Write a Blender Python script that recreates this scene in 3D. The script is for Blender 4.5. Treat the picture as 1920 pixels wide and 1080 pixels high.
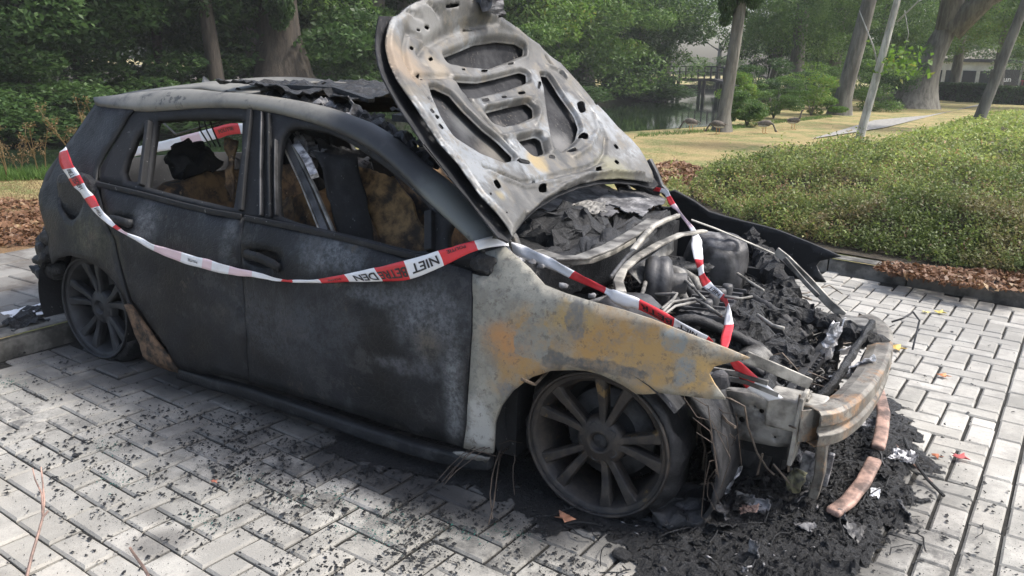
import bpy, bmesh, math, random
import numpy as np
from math import sin, cos, pi, radians, sqrt, atan2, floor
from mathutils import Vector, Matrix, noise, geometry

# ------------------------------------------------------------------ camera, sky, sun, exposure
S = bpy.context.scene
for o in list(bpy.data.objects): bpy.data.objects.remove(o)
CAM = np.array([2.248, -2.988, 1.415]); YAW, PIT, ROL, FPX = -.5223, -.2669, .0288, 1512.
FW = np.array([sin(YAW)*cos(PIT), cos(YAW)*cos(PIT), sin(PIT)])
_r = np.array([cos(YAW), -sin(YAW), 0.]); _u = np.cross(_r, FW)
RT = _r*cos(ROL)+_u*sin(ROL); UP = _u*cos(ROL)-_r*sin(ROL)
cd = bpy.data.cameras.new('camera'); cam = bpy.data.objects.new('camera', cd); S.collection.objects.link(cam)
cam.matrix_world = Matrix([[RT[0], UP[0], -FW[0], CAM[0]], [RT[1], UP[1], -FW[1], CAM[1]], [RT[2], UP[2], -FW[2], CAM[2]], [0, 0, 0, 1]])
cd.sensor_width = 36; cd.lens = 36*FPX/1920; cd.clip_start = .05; cd.clip_end = 1500
S.camera = cam
W = bpy.data.worlds.new('World'); S.world = W; W.use_nodes = True
wn = W.node_tree.nodes; wl = W.node_tree.links; wn.clear()
sky = wn.new('ShaderNodeTexSky'); sky.sky_type = 'NISHITA'; sky.sun_disc = False
SUN_EL, SUN_AZ = radians(54), radians(62)       # azimuth measured from +Y towards +X
sky.sun_elevation = SUN_EL; sky.sun_rotation = SUN_AZ
sky.air_density = 1.0; sky.dust_density = 4.0; sky.ozone_density = 1.0
bg = wn.new('ShaderNodeBackground'); bg.inputs[1].default_value = .15
wo = wn.new('ShaderNodeOutputWorld'); hs = wn.new('ShaderNodeHueSaturation'); hs.inputs['Saturation'].default_value = .8; wl.new(sky.outputs[0], hs.inputs['Color']); wl.new(hs.outputs[0], bg.inputs[0]); wl.new(bg.outputs[0], wo.inputs[0])
sl = bpy.data.lights.new('sun', 'SUN'); sl.energy = 2.1; sl.angle = radians(10); sl.color = (1, .955, .89)
so = bpy.data.objects.new('sun', sl); S.collection.objects.link(so)
sd = Vector((sin(SUN_AZ)*cos(SUN_EL), cos(SUN_AZ)*cos(SUN_EL), sin(SUN_EL)))
so.rotation_euler = sd.to_track_quat('Z', 'Y').to_euler(); so.location = (0, 0, 20)
S.view_settings.view_transform = 'Standard'; S.view_settings.look = 'None'
S.view_settings.gamma = 1; S.view_settings.use_curve_mapping = False
S.view_settings.exposure = 1.0
S.cycles.max_bounces = 6; S.cycles.transparent_max_bounces = 6; S.cycles.volume_bounces = 0
S.cycles.use_denoising = True

# ------------------------------------------------------------------ projection helpers (photo pixel -> place)
def ray(px, py): return FW+RT*(px-960)/FPX-UP*(py-540)/FPX
def at(px, py, ax, v):
    d = ray(px, py); return CAM+d*((v-CAM[ax])/d[ax])
def gp(px, py, z=0.): return at(px, py, 2, z)
def atd(px, py, dist):
    d = ray(px, py); return CAM+d*dist/sqrt(d[0]**2+d[1]**2)
ZP = [0, .08, .15, .3, .45, .58, .68, .725, .80, 1.24, 1.4]; HW = [.80, .84, .868, .885, .893, .892, .885, .878, .845, .61, .50]
def hw(x, z):
    i = 0
    while i < len(ZP)-2 and z > ZP[i+1]: i += 1
    t = min(1., max(0., (z-ZP[i])/(ZP[i+1]-ZP[i]))); w = HW[i]+(HW[i+1]-HW[i])*t
    if x > .9: w = w-.10*((x-.9)/.9)**2
    if x < -1.1: w = w-.11*((-1.1-x)/.8)**2
    return float(w)
def side(px, py):
    y = -.85
    for _ in range(30):
        p = at(px, py, 1, y); y = .5*y+.5*(-hw(p[0], p[2]))
    return at(px, py, 1, y)

# ------------------------------------------------------------------ objects
COL = S.collection
def link(o, parent=None):
    COL.objects.link(o)
    if parent is not None:
        o.parent = parent
        if o.type == 'MESH' or True:
            p = parent; loc = Vector((0, 0, 0)); M = Matrix.Identity(4)
            while p is not None:
                M = p.matrix_basis @ M if p.parent is None else p.matrix_parent_inverse @ p.matrix_basis @ M
                p = p.parent
            # parents are only placed by their own basis (children of children keep world coordinates)
            o.matrix_parent_inverse = world_of(parent).inverted()
    return o
def world_of(p):
    M = p.matrix_basis.copy()
    if p.parent is not None: M = world_of(p.parent) @ p.matrix_parent_inverse @ M
    return M
def meshdata(name, verts, faces, mat=None, smooth=False):
    me = bpy.data.meshes.new(name)
    me.from_pydata([tuple(map(float, v)) for v in verts], [], [tuple(f) for f in faces])
    if mat is not None:
        for m in (mat if isinstance(mat, (list, tuple)) else [mat]): me.materials.append(m)
    if smooth: me.polygons.foreach_set('use_smooth', [True]*len(me.polygons))
    me.update(); return me
def obj(name, verts, faces, mat, parent=None, smooth=False, label=None, kind=None):
    o = bpy.data.objects.new(name, meshdata(name, verts, faces, mat, smooth)); link(o, parent)
    if label: o['label'] = label
    if kind: o['kind'] = kind
    return o
def npmesh(name, V, F, mat, parent=None, smooth=False):
    """V (n,3) float, F (m,k) int"""
    V = np.asarray(V, dtype=np.float32); F = np.asarray(F, dtype=np.int32); k = F.shape[1]
    me = bpy.data.meshes.new(name)
    me.vertices.add(len(V)); me.vertices.foreach_set('co', V.ravel())
    me.loops.add(F.size); me.loops.foreach_set('vertex_index', F.ravel())
    me.polygons.add(len(F)); me.polygons.foreach_set('loop_start', np.arange(len(F), dtype=np.int32)*k)
    me.polygons.foreach_set('loop_total', np.full(len(F), k, dtype=np.int32))
    if mat is not None: me.materials.append(mat)
    if smooth: me.polygons.foreach_set('use_smooth', np.ones(len(F), dtype=bool))
    me.update(calc_edges=True); me.validate()
    o = bpy.data.objects.new(name, me); link(o, parent); return o
def thing(name, label, cat, loc=(0, 0, 0), group=None):
    o = bpy.data.objects.new(name, None); o.empty_display_size = .2; COL.objects.link(o)
    o.location = loc; o['label'] = label; o['category'] = cat
    if group: o['group'] = group
    return o
def tag(o, label, cat, group=None):
    o['label'] = label; o['category'] = cat
    if group: o['group'] = group
    return o
class MB:
    def __init__(s): s.v = []; s.f = []
    def add(s, v, f):
        b = len(s.v); s.v += [tuple(map(float, q)) for q in v]; s.f += [tuple(i+b for i in g) for g in f]; return s
    def box(s, c, h, R=None, taper=1.):
        pts = []
        for z in (-1, 1):
            t = taper if z > 0 else 1
            for x, y in ((-1, -1), (1, -1), (1, 1), (-1, 1)):
                p = Vector((x*h[0]*t, y*h[1]*t, z*h[2]))
                if R is not None: p = R @ p
                pts.append(p+Vector(c))
        return s.add(pts, [(3, 2, 1, 0), (4, 5, 6, 7), (0, 1, 5, 4), (1, 2, 6, 5), (2, 3, 7, 6), (3, 0, 4, 7)])
    def tube(s, P, r, n=8, cap=True, flat=1., upv=None):
        P = [Vector(tuple(map(float, p))) for p in P]; m = len(P); base = []
        rr = r if isinstance(r, (list, tuple)) else [r]*m
        a = None; V = []
        for i, p in enumerate(P):
            t = (P[min(i+1, m-1)]-P[max(i-1, 0)]).normalized()
            if a is None:
                a = Vector(upv) if upv else (Vector((0, 0, 1)) if abs(t.z) < .9 else Vector((1, 0, 0)))
            b = t.cross(a).normalized(); a = b.cross(t).normalized()
            for k in range(n):
                an = 2*pi*k/n; V.append(p+a*cos(an)*rr[i]+b*sin(an)*rr[i]*flat)
        F = [(i*n+k, i*n+(k+1) % n, (i+1)*n+(k+1) % n, (i+1)*n+k) for i in range(m-1) for k in range(n)]
        if cap: F += [tuple(range(n))[::-1], tuple((m-1)*n+k for k in range(n))]
        return s.add(V, F)
    def bar(s, P, w, h, upv=(0, 0, 1)):
        """rectangular section swept along P: w across, h along upv"""
        P = [Vector(tuple(map(float, p))) for p in P]; m = len(P); V = []
        for i, p in enumerate(P):
            t = (P[min(i+1, m-1)]-P[max(i-1, 0)]).normalized(); u = Vector(upv); b = t.cross(u).normalized(); a = b.cross(t).normalized()
            for q, e in ((-1, -1), (1, -1), (1, 1), (-1, 1)): V.append(p+b*q*w/2+a*e*h/2)
        F = [(i*4+k, i*4+(k+1) % 4, (i+1)*4+(k+1) % 4, (i+1)*4+k) for i in range(m-1) for k in range(4)]+[(3, 2, 1, 0), tuple((m-1)*4+k for k in range(4))]
        return s.add(V, F)
    def build(s, name, mat, parent=None, smooth=False, label=None, kind=None): return obj(name, s.v, s.f, mat, parent, smooth, label, kind)
def bevel(o, w=.004, seg=2, ang=35):
    m = o.modifiers.new('b', 'BEVEL'); m.width = w; m.segments = seg; m.limit_method = 'ANGLE'; m.angle_limit = radians(ang); return o
def solid(o, t, off=-1, rim=True):
    m = o.modifiers.new('s', 'SOLIDIFY'); m.thickness = t; m.offset = off; m.use_rim = rim; return o
def fbm(x, y, z, oct=4, H=.6):
    return noise.fractal(Vector((x, y, z)), H, 2.1, oct, noise_basis='PERLIN_ORIGINAL')
def superell(c, r, e=.5, nu=24, nv=14, R=None, amp=0., fr=6., seed=0):
    V = []; F = []
    def sp(v, e): return math.copysign(abs(v)**e, v)
    for j in range(nv+1):
        ph = -pi/2+pi*j/nv
        for i in range(nu):
            th = 2*pi*i/nu
            p = Vector((r[0]*sp(cos(ph), e)*sp(cos(th), e), r[1]*sp(cos(ph), e)*sp(sin(th), e), r[2]*sp(sin(ph), e)))
            if R is not None: p = R @ p
            p = p+Vector(c)
            if amp:
                n = noise.noise_vector(Vector((p.x*fr+seed, p.y*fr, p.z*fr)))+.5*noise.noise_vector(Vector((p.x*fr*2.3+seed, p.y*fr*2.3, p.z*fr*2.3)))
                p = p+n*amp
            V.append(p)
    for j in range(nv):
        for i in range(nu): F.append((j*nu+i, j*nu+(i+1) % nu, (j+1)*nu+(i+1) % nu, (j+1)*nu+i))
    return V, F
def inside(p, poly):
    x, y = p; c = False; n = len(poly); j = n-1
    for i in range(n):
        xi, yi = poly[i]; xj, yj = poly[j]
        if (yi > y) != (yj > y) and x < (xj-xi)*(y-yi)/(yj-yi)+xi: c = not c
        j = i
    return c
def insideN(P, poly):
    P = np.asarray(P, float); A = np.asarray(poly, float); B = np.roll(A, 1, 0); c = np.zeros(len(P), bool)
    for (xi, yi), (xj, yj) in zip(A, B):
        if yi == yj: continue
        c ^= ((yi > P[:, 1]) != (yj > P[:, 1])) & (P[:, 0] < (xj-xi)*(P[:, 1]-yi)/(yj-yi)+xi)
    return c
def dist_poly(P, poly):
    """P (n,2) numpy -> distance to closed polyline"""
    A = np.array(poly); B = np.roll(A, -1, 0); best = np.full(len(P), 1e9)
    for a, b in zip(A, B):
        d = b-a; t = np.clip(((P-a) @ d)/max(d @ d, 1e-12), 0, 1); q = a+t[:, None]*d
        best = np.minimum(best, np.hypot(*(P-q).T))
    return best
def densify(poly, step):
    out = []
    for i in range(len(poly)):
        a = np.array(poly[i], float); b = np.array(poly[(i+1) % len(poly)], float); n = max(1, int(math.ceil(np.hypot(*(b-a))/step)))
        for k in range(n): out.append(tuple(a+(b-a)*k/n))
    return out
def smoothpoly(poly, it=1):
    for _ in range(it):
        out = []
        for i in range(len(poly)):
            a = np.array(poly[i]); b = np.array(poly[(i+1) % len(poly)]); out += [tuple(.75*a+.25*b), tuple(.25*a+.75*b)]
        poly = out
    return poly
def cdt(outer, holes, step, extra=None, jit=0):
    outer = densify(outer, step); holes = [densify(h, step) for h in holes]
    P = []; E = []
    for lp in [outer]+holes:
        b = len(P); P += lp; E += [(b+i, b+(i+1) % len(lp)) for i in range(len(lp))]
    A = np.array(outer); x0, y0 = A.min(0); x1, y1 = A.max(0)
    gx, gy = np.meshgrid(np.arange(x0+step/2, x1, step), np.arange(y0+step/2, y1, step)); G = np.stack([gx.ravel(), gy.ravel()], 1)
    if extra is not None: G = np.concatenate([G, extra])
    if jit: G = G+np.random.default_rng(3).uniform(-jit, jit, G.shape)
    if len(G):
        m = insideN(G, outer)
        for h in holes: m &= ~insideN(G, h)
        G = G[m]
    if len(G):
        d = dist_poly(G, outer)
        for h in holes: d = np.minimum(d, dist_poly(G, h))
        G = G[d > step*.45]
        P += [tuple(g) for g in G]
    r = geometry.delaunay_2d_cdt([Vector(p) for p in P], E, [], 0, 1e-6)
    V = [tuple(v) for v in r[0]]; VA = np.array(V); FA = np.array([f[:3] for f in r[2]]); c = VA[FA].mean(1); m = insideN(c, outer)
    for h in holes: m &= ~insideN(c, h)
    return V, [tuple(int(q) for q in f) for f in FA[m]]

# ------------------------------------------------------------------ materials
class NT:
    def __init__(s, name):
        s.m = bpy.data.materials.new(name); s.m.use_nodes = True; s.t = s.m.node_tree; s.t.nodes.clear()
        s.out = s.n('ShaderNodeOutputMaterial'); s._pos = None
    def n(s, t, **k):
        x = s.t.nodes.new(t)
        for a, v in k.items(): setattr(x, a, v)
        return x
    def set(s, sock, v):
        if isinstance(v, bpy.types.NodeSocket): s.t.links.new(v, sock)
        elif v is not None:
            if hasattr(sock.default_value, '__len__') and not hasattr(v, '__len__'): v = (v, v, v)
            if hasattr(sock.default_value, '__len__') and len(sock.default_value) == 4 and len(v) == 3: v = (*v, 1)
            sock.default_value = v
    def pos(s):
        if s._pos is None: s._pos = s.n('ShaderNodeNewGeometry').outputs['Position']
        return s._pos
    def math(s, op, a, b=None, c=None):
        x = s.n('ShaderNodeMath', operation=op); s.set(x.inputs[0], a); s.set(x.inputs[1], b)
        if c is not None: s.set(x.inputs[2], c)
        return x.outputs[0]
    def vm(s, op, a, b=None):
        x = s.n('ShaderNodeVectorMath', operation=op); s.set(x.inputs[0], a); s.set(x.inputs[1], b)
        return x.outputs['Value'] if op in ('LENGTH', 'DISTANCE', 'DOT_PRODUCT') else x.outputs[0]
    def noise(s, scale, detail=4, rough=.55, off=0., vec=None, stretch=None, out=0):
        v = vec or s.pos()
        if off: v = s.vm('ADD', v, (off, off*.7, -off))
        if stretch: v = s.vm('MULTIPLY', v, stretch)
        x = s.n('ShaderNodeTexNoise'); s.set(x.inputs['Vector'], v); x.inputs['Scale'].default_value = scale
        x.inputs['Detail'].default_value = detail; x.inputs['Roughness'].default_value = rough; return x.outputs[out]
    def voro(s, scale, feature='F1', vec=None, out='Distance', rnd=1):
        x = s.n('ShaderNodeTexVoronoi', feature=feature); s.set(x.inputs['Vector'], vec or s.pos()); x.inputs['Scale'].default_value = scale
        x.inputs['Randomness'].default_value = rnd; return x.outputs[out]
    def ramp(s, v, lo, hi, a=0., b=1.):
        x = s.n('ShaderNodeMapRange', interpolation_type='SMOOTHSTEP'); s.set(x.inputs[0], v); x.inputs[1].default_value = lo; x.inputs[2].default_value = hi
        x.inputs[3].default_value = a; x.inputs[4].default_value = b; return x.outputs[0]
    def mix(s, f, a, b):
        x = s.n('ShaderNodeMix', data_type='RGBA'); s.set(x.inputs[0], f); s.set(x.inputs[6], a); s.set(x.inputs[7], b); return x.outputs[2]
    def blob(s, c, r, k=.5, scale=6, soft=.5):
        v = s.vm('DIVIDE', s.vm('SUBTRACT', s.pos(), tuple(map(float, c))), tuple(map(float, r)))
        d = s.vm('LENGTH', v); nz = s.math('MULTIPLY', s.math('SUBTRACT', s.noise(scale, 5, .6, off=c[0]*3+1), .5), 2*k)
        return s.ramp(s.math('ADD', d, nz), 1-soft, 1+soft*.3, 1, 0)
    def rnd(s, both=True):
        a = s.n('ShaderNodeNewGeometry').outputs['Random Per Island']
        if not both: return a
        return s.math('FRACT', s.math('ADD', a, s.n('ShaderNodeObjectInfo').outputs['Random']))
    def bsdf(s, col, rough=.6, metal=0., bump=None, bs=.3, bd=.01, spec=.5):
        p = s.n('ShaderNodeBsdfPrincipled'); s.set(p.inputs['Base Color'], col); s.set(p.inputs['Roughness'], rough); s.set(p.inputs['Metallic'], metal)
        s.set(p.inputs['Specular IOR Level'], spec)
        if bump is not None:
            b = s.n('ShaderNodeBump'); s.set(b.inputs['Height'], bump); b.inputs['Strength'].default_value = bs; b.inputs['Distance'].default_value = bd
            s.t.links.new(b.outputs[0], p.inputs['Normal'])
        s.t.links.new(p.outputs[0], s.out.inputs[0]); s.p = p; return s.m
def plain(name, col, rough=.6, metal=0., var=.35, scale=20, bs=.25, bd=.004, col2=None, spec=.5):
    t = NT(name); n = t.noise(scale, 5, .6)
    c2 = col2 or tuple(v*(1-var) for v in col); c1 = tuple(v*(1+var*.5) for v in col)
    return t.bsdf(t.mix(t.ramp(n, .35, .65), c2, c1), rough, metal, t.noise(scale*4, 5, .65), bs, bd, spec)
MT = {}
def char_mat(name, a=(.012, .013, .016), b=(.09, .092, .10), thr=(.52, .75), sc=14, rough=.55, bs=.6, bd=.012):
    t = NT(name); n = t.noise(sc, 7, .68); m = t.ramp(n, *thr); c = t.mix(m, a, b)
    fl = t.ramp(t.noise(sc*7, 3, .6, off=5), .66, .74); c = t.mix(t.math('MULTIPLY', fl, .5), c, (.28, .28, .29))
    return t.bsdf(c, rough, 0, t.noise(sc*3, 8, .72), bs, bd)
MT['char'] = char_mat('charred_matter', (.008, .009, .011), (.085, .088, .095), (.52, .78), 22, .45, .9, .012)
MT['charfine'] = char_mat('charred_debris', (.010, .011, .013), (.055, .058, .065), (.5, .8), 30, .45, 1., .012)
MT['ash'] = char_mat('ash_sheet', (.05, .05, .055), (.30, .30, .31), (.4, .7), 9, .7, .4, .006)
MT['inner'] = char_mat('burnt_interior', (.008, .009, .011), (.035, .037, .042), (.5, .8), 9, .75, .4, .01)

def burnt_paint():
    t = NT('burnt_black_paint'); c = t.mix(t.ramp(t.noise(3.2, 5, .6), .35, .7), (.008, .009, .0105), (.020, .022, .026))
    def ash(px, py, rx, rz, col, k=.6, s=7, st=1., soft=.8):
        nonlocal c
        p = side(px, py); m = t.blob(p, (rx, .5, rz), k, s, soft)
        gr = t.math('MULTIPLY', t.ramp(t.noise(60, 5, .75), .35, .60, .35, 1), t.ramp(t.noise(12, 8, .75, off=px*.03), .38, .58, .25, 1))
        c = t.mix(t.math('MULTIPLY', t.math('MULTIPLY', m, gr), min(1, st*1.25)), c, col)
    ash(620, 480, .22, .075, (.13, .145, .165), .55, 9, .9)
    ash(270, 425, .10, .10, (.12, .125, .135), .4, 9, .8)
    ash(425, 450, .05, .13, (.12, .13, .14), .8, 16, .55)
    ash(170, 440, .22, .12, (.085, .085, .06), .5, 5, .7)
    ash(800, 600, .17, .18, (.14, .15, .165), .9, 7, .8)
    ash(850, 730, .05, .25, (.17, .18, .19), .5, 6, .95)
    ash(735, 560, .3, .05, (.11, .12, .135), .9, 8, .7)
    ash(800, 640, .07, .07, (.10, .085, .06), .5, 8, .8)
    ash(760, 690, .2, .035, (.12, .125, .14), 1.0, 9, .6)
    ash(600, 600, .25, .12, (.05, .056, .066), .9, 6, .8)
    ash(380, 300, .6, .03, (.05, .052, .055), .6, 6, .5)
    ash(420, 590, .08, .06, (.07, .065, .06), .6, 14, .6)
    ash(520, 620, .45, .16, (.045, .05, .058), .8, 4, .8)
    fl = t.ramp(t.noise(7, 9, .78, off=31), .55, .60); c = t.mix(t.math('MULTIPLY', fl, .45), c, (.060, .060, .062)); fl = t.ramp(t.noise(5, 9, .8, off=41), .60, .64); c = t.mix(t.math('MULTIPLY', fl, .5), c, (.085, .07, .055)); st = t.ramp(t.noise(10, 6, .7, off=2, stretch=(1, 1, .25)), .56, .7); c = t.mix(t.math('MULTIPLY', st, .3), c, (.08, .085, .09))
    sp = t.ramp(t.voro(130), .0, .13, 1, 0); c = t.mix(t.math('MULTIPLY', sp, .3), c, (.12, .12, .12))
    rg = t.ramp(t.noise(5, 4, .6, off=9), .3, .7, .42, .68)
    return t.bsdf(c, rg, 0, t.math('ADD', t.math('ADD', t.noise(110, 5, .7), t.math('MULTIPLY', t.ramp(t.voro(38, 'DISTANCE_TO_EDGE'), 0, .12), .5)), t.math('MULTIPLY', t.noise(9, 3, .5), 1.4)), .32, .005, .3)
MT['body'] = burnt_paint()
def rail_mat():
    t = NT('scorched_roof_metal'); c = t.mix(t.ramp(t.noise(4, 5, .6), .3, .7), (.035, .036, .038), (.07, .07, .07))
    for px, py, rx in ((420, 185, .55), (300, 180, .4), (520, 195, .35)):
        p = side(px, py); m = t.blob(p, (rx, .8, .3), .35, 5, .6); c = t.mix(t.math('MULTIPLY', m, t.ramp(t.noise(8, 6, .7, off=px*.1), .3, .6, .25, 1)), c, (.20, .195, .175))
    p = side(850, 400); c = t.mix(t.blob(p, (.2, .3, .2), .4, 8, .5), c, (.17, .18, .17))
    c = t.mix(t.ramp(t.noise(9, 5, .7, off=4), .58, .66), c, (.06, .06, .058))
    return t.bsdf(c, .5, .0, t.noise(90, 4, .7), .2, .003)
MT['rail'] = rail_mat()
def fender_mat():
    t = NT('rusted_fender_metal'); c = t.mix(t.ramp(t.noise(7, 6, .65), .3, .7), (.22, .215, .185), (.33, .32, .275))
    c = t.mix(t.math('MULTIPLY', t.ramp(t.noise(55, 4, .7, off=3), .5, .62), .55), c, (.15, .15, .14))
    for px, py, rx, rz, col, k, s in ((1180, 640, .36, .10, (.36, .215, .075), .7, 6), (1240, 690, .22, .09, (.37, .24, .095), .6, 7), (985, 690, .13, .13, (.36, .22, .085), .6, 6),
                                   (950, 640, .09, .07, (.42, .22, .09), .5, 8), (1075, 600, .10, .05, (.36, .25, .10), .8, 9), (1310, 700, .08, .06, (.45, .30, .12), .5, 8)):
        m = t.blob(side(px, py), (rx, .6, rz), k*2.2, s*1.3, .8); c = t.mix(t.math('MULTIPLY', m, t.ramp(t.noise(30, 5, .7, off=px*.01), .3, .55, .55, 1)), c, col)
    for px, py, rx, rz, col, k, s in ((1120, 685, .16, .022, (.10, .10, .10), .6, 12), (1045, 672, .05, .03, (.12, .12, .115), .6, 14), (1080, 600, .03, .055, (.17, .17, .165), .5, 14), (1285, 700, .03, .05, (.24, .28, .30), .45, 12),
                                   (1260, 640, .04, .035, (.24, .27, .27), .5, 12), (945, 730, .07, .06, (.20, .21, .215), .6, 7), (1000, 640, .05, .09, (.27, .27, .24), .8, 10)):
        c = t.mix(t.math('MULTIPLY', t.blob(side(px, py), (rx, .6, rz), k*2.6, s, .30), t.ramp(t.noise(40, 5, .75, off=px*.02), .35, .6, .45, .95)), c, tuple(v*.85 for v in col))
    c = t.mix(t.blob(side(900, 800), (.07, .5, .14), .6, 8, .6), c, (.42, .42, .40))
    c = t.mix(t.math('MULTIPLY', t.ramp(t.noise(13, 8, .78, off=8), .50, .62), .55), c, (.19, .175, .15)); c = t.mix(t.math('MULTIPLY', t.ramp(t.noise(34, 8, .78, off=18), .54, .62), .6), c, (.10, .085, .07))
    c = t.mix(t.math('MULTIPLY', t.ramp(t.voro(55), .0, .16, 1, 0), .45), c, (.10, .08, .06))
    c = t.mix(t.ramp(t.vm('DOT_PRODUCT', t.pos(), (0, 1, 0)), -.6, -.4), c, (.05, .05, .05))
    return t.bsdf(c, .55, .1, t.math('ADD', t.noise(120, 5, .7), t.noise(14, 5, .6)), .3, .004)
MT['fender'] = fender_mat()
def hood_mat():
    t = NT('burnt_bonnet_frame_metal'); c = t.mix(t.ramp(t.noise(6, 6, .65), .3, .7), (.050, .050, .048), (.15, .15, .147))
    c = t.mix(t.ramp(t.noise(3.3, 5, .6, off=4), .5, .62), c, (.21, .225, .24)); c = t.mix(t.math('MULTIPLY', t.ramp(t.noise(5, 7, .7, off=14), .52, .62), .75), c, (.075, .075, .073))
    c = t.mix(t.math('MULTIPLY', t.ramp(t.noise(11, 7, .7, off=7), .5, .62), .65), c, (.15, .135, .11))
    c = t.mix(t.math('MULTIPLY', t.ramp(t.noise(70, 3, .7, off=1), .58, .66), .6), c, (.12, .11, .10))
    for px, py, r, col in ((1000, 308, .06, (.28, .22, .12)), (930, 375, .03, (.25, .21, .12)), (740, 120, .12, (.22, .175, .13)), (815, 135, .07, (.23, .20, .16)), (1150, 330, .12, (.16, .155, .11)), (790, 40, .1, (.19, .19, .185))):
        p = hoodpt(px, py); c = t.mix(t.blob(p, (r, r*1.3, r), .6, 14, .6), c, col)
    return t.bsdf(c, t.ramp(t.noise(12, 4, .6), .3, .7, .42, .7), .25, t.math('ADD', t.noise(80, 5, .7), t.noise(12, 4, .6)), .3, .004)
def skin_mat():
    t = NT('sooty_bonnet_skin'); c = t.mix(t.ramp(t.noise(8, 6, .65), .35, .7), (.012, .013, .016), (.045, .046, .05))
    for px, py, r, col in ((935, 278, .09, (.17, .16, .145)), (880, 225, .08, (.11, .115, .12)), (1062, 262, .09, (.19, .19, .19)), (1000, 285, .04, (.33, .27, .19)), (950, 228, .05, (.13, .125, .12))):
        c = t.mix(t.blob(hoodpt(px, py), (r, r*1.2, r), .5, 12, .7), c, tuple(v*.8 for v in col))
    c = t.mix(t.math('MULTIPLY', t.math('MULTIPLY', t.ramp(t.noise(60, 4, .7), .55, .68), .4), t.ramp(t.noise(4, 3, .6, off=6), .45, .6)), c, (.22, .2, .18))
    return t.bsdf(c, .8, .0, t.noise(60, 5, .7), .3, .004, .2)
MT['steel'] = plain('grey_burnt_steel', (.22, .215, .20), .55, .2, .5, 11, .5, .006, (.065, .062, .058))
MT['steel2'] = plain('pale_burnt_steel', (.34, .325, .29), .55, .2, .5, 9, .5, .006, (.10, .095, .085))
MT['dsteel'] = plain('dark_burnt_steel', (.07, .07, .073), .5, .2, .6, 14, .4, .005)
MT['alu'] = plain('melted_aluminium', (.55, .55, .56), .38, .6, .5, 25, .6, .008, (.15, .15, .16))
MT['copper'] = plain('pink_scorched_bar', (.36, .235, .19), .6, .1, .35, 13, .5, .006, (.10, .07, .06))
def beam_mat():
    t = NT('rusty_bumper_beam'); n = t.noise(9, 6, .7); c = t.mix(t.ramp(n, .35, .65), (.085, .08, .07), (.25, .235, .205))
    c = t.mix(t.ramp(t.noise(6, 6, .7, off=3), .52, .64), c, (.27, .165, .09)); c = t.mix(t.ramp(t.noise(15, 6, .75, off=6), .55, .66), c, (.05, .045, .04)); c = t.mix(t.math('MULTIPLY', t.ramp(t.noise(50, 6, .75, off=16), .52, .62), .6), c, (.12, .09, .07))
    return t.bsdf(c, .5, .15, t.noise(60, 5, .7), .3, .004)
MT['beam'] = beam_mat()
def rim_mat():
    t = NT('burnt_alloy'); c = t.mix(t.ramp(t.noise(18, 6, .7), .35, .7), (.020, .0195, .021), (.066, .055, .046))
    c = t.mix(t.ramp(t.noise(11, 6, .75, off=2), .6, .68), c, (.17, .115, .05)); c = t.mix(t.ramp(t.noise(28, 6, .7, off=7), .68, .74), c, (.32, .29, .25))
    return t.bsdf(c, .5, .25, t.noise(90, 5, .7), .35, .004)
MT['rim'] = rim_mat()
MT['rimdark'] = plain('sooty_alloy', (.032, .034, .038), .55, .2, .4, 14, .3, .004)
def rubber():
    t = NT('burnt_rubber'); c = t.mix(t.ramp(t.noise(20, 6, .7), .4, .7), (.012, .013, .015), (.04, .04, .044))
    return t.bsdf(c, .6, 0, t.math('ADD', t.noise(40, 6, .7), t.noise(6, 2, .5, stretch=(4, 1, 1))), .6, .012)
MT['rubber'] = rubber()
def foam():
    t = NT('rust_coloured_seat_remains'); c = t.mix(t.ramp(t.noise(11, 6, .7), .38, .62), (.055, .035, .022), (.21, .125, .055))
    c = t.mix(t.ramp(t.noise(6, 5, .65, off=3), .52, .64), c, (.018, .018, .02)); c = t.mix(t.ramp(t.noise(24, 5, .7, off=9), .62, .7), c, (.32, .22, .13))
    return t.bsdf(c, .8, 0, t.noise(50, 6, .75), .6, .012)
MT['foam'] = foam()
MT['foampale'] = plain('scorched_seat_foam', (.23, .145, .065), .8, 0, .7, 15, .6, .012, (.04, .028, .02))
MT['wiredark'] = plain('dark_cords', (.06, .045, .035), .7, .1, .5, 30); MT['lip'] = plain('rusty_brown_flap', (.12, .075, .045), .8, 0, .8, 24, .7, .008, (.02, .016, .013)); MT['wire'] = plain('burnt_wire', (.14, .11, .085), .6, .2, .5, 30)
def tapem(name, col, dirt=(.55, .5, .5)):
    t = NT(name); c = t.mix(t.math('MULTIPLY', t.ramp(t.noise(14, 5, .7), .5, .75), .35), col, dirt)
    m = t.bsdf(c, .32, 0, t.noise(22, 4, .6), .35, .01)
    return m
MT['white'] = tapem('tape_white', (.78, .79, .82)); MT['red'] = tapem('tape_red', (.62, .035, .045), (.4, .05, .06)); MT['pink'] = tapem('tape_white_showing_red_through', (.74, .56, .60)); MT['black'] = tapem('tape_black_print', (.02, .02, .025), (.05, .05, .05))
MT['glass'] = plain('green_glass_crumbs', (.03, .10, .085), .15, 0, .5, 60)
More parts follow.
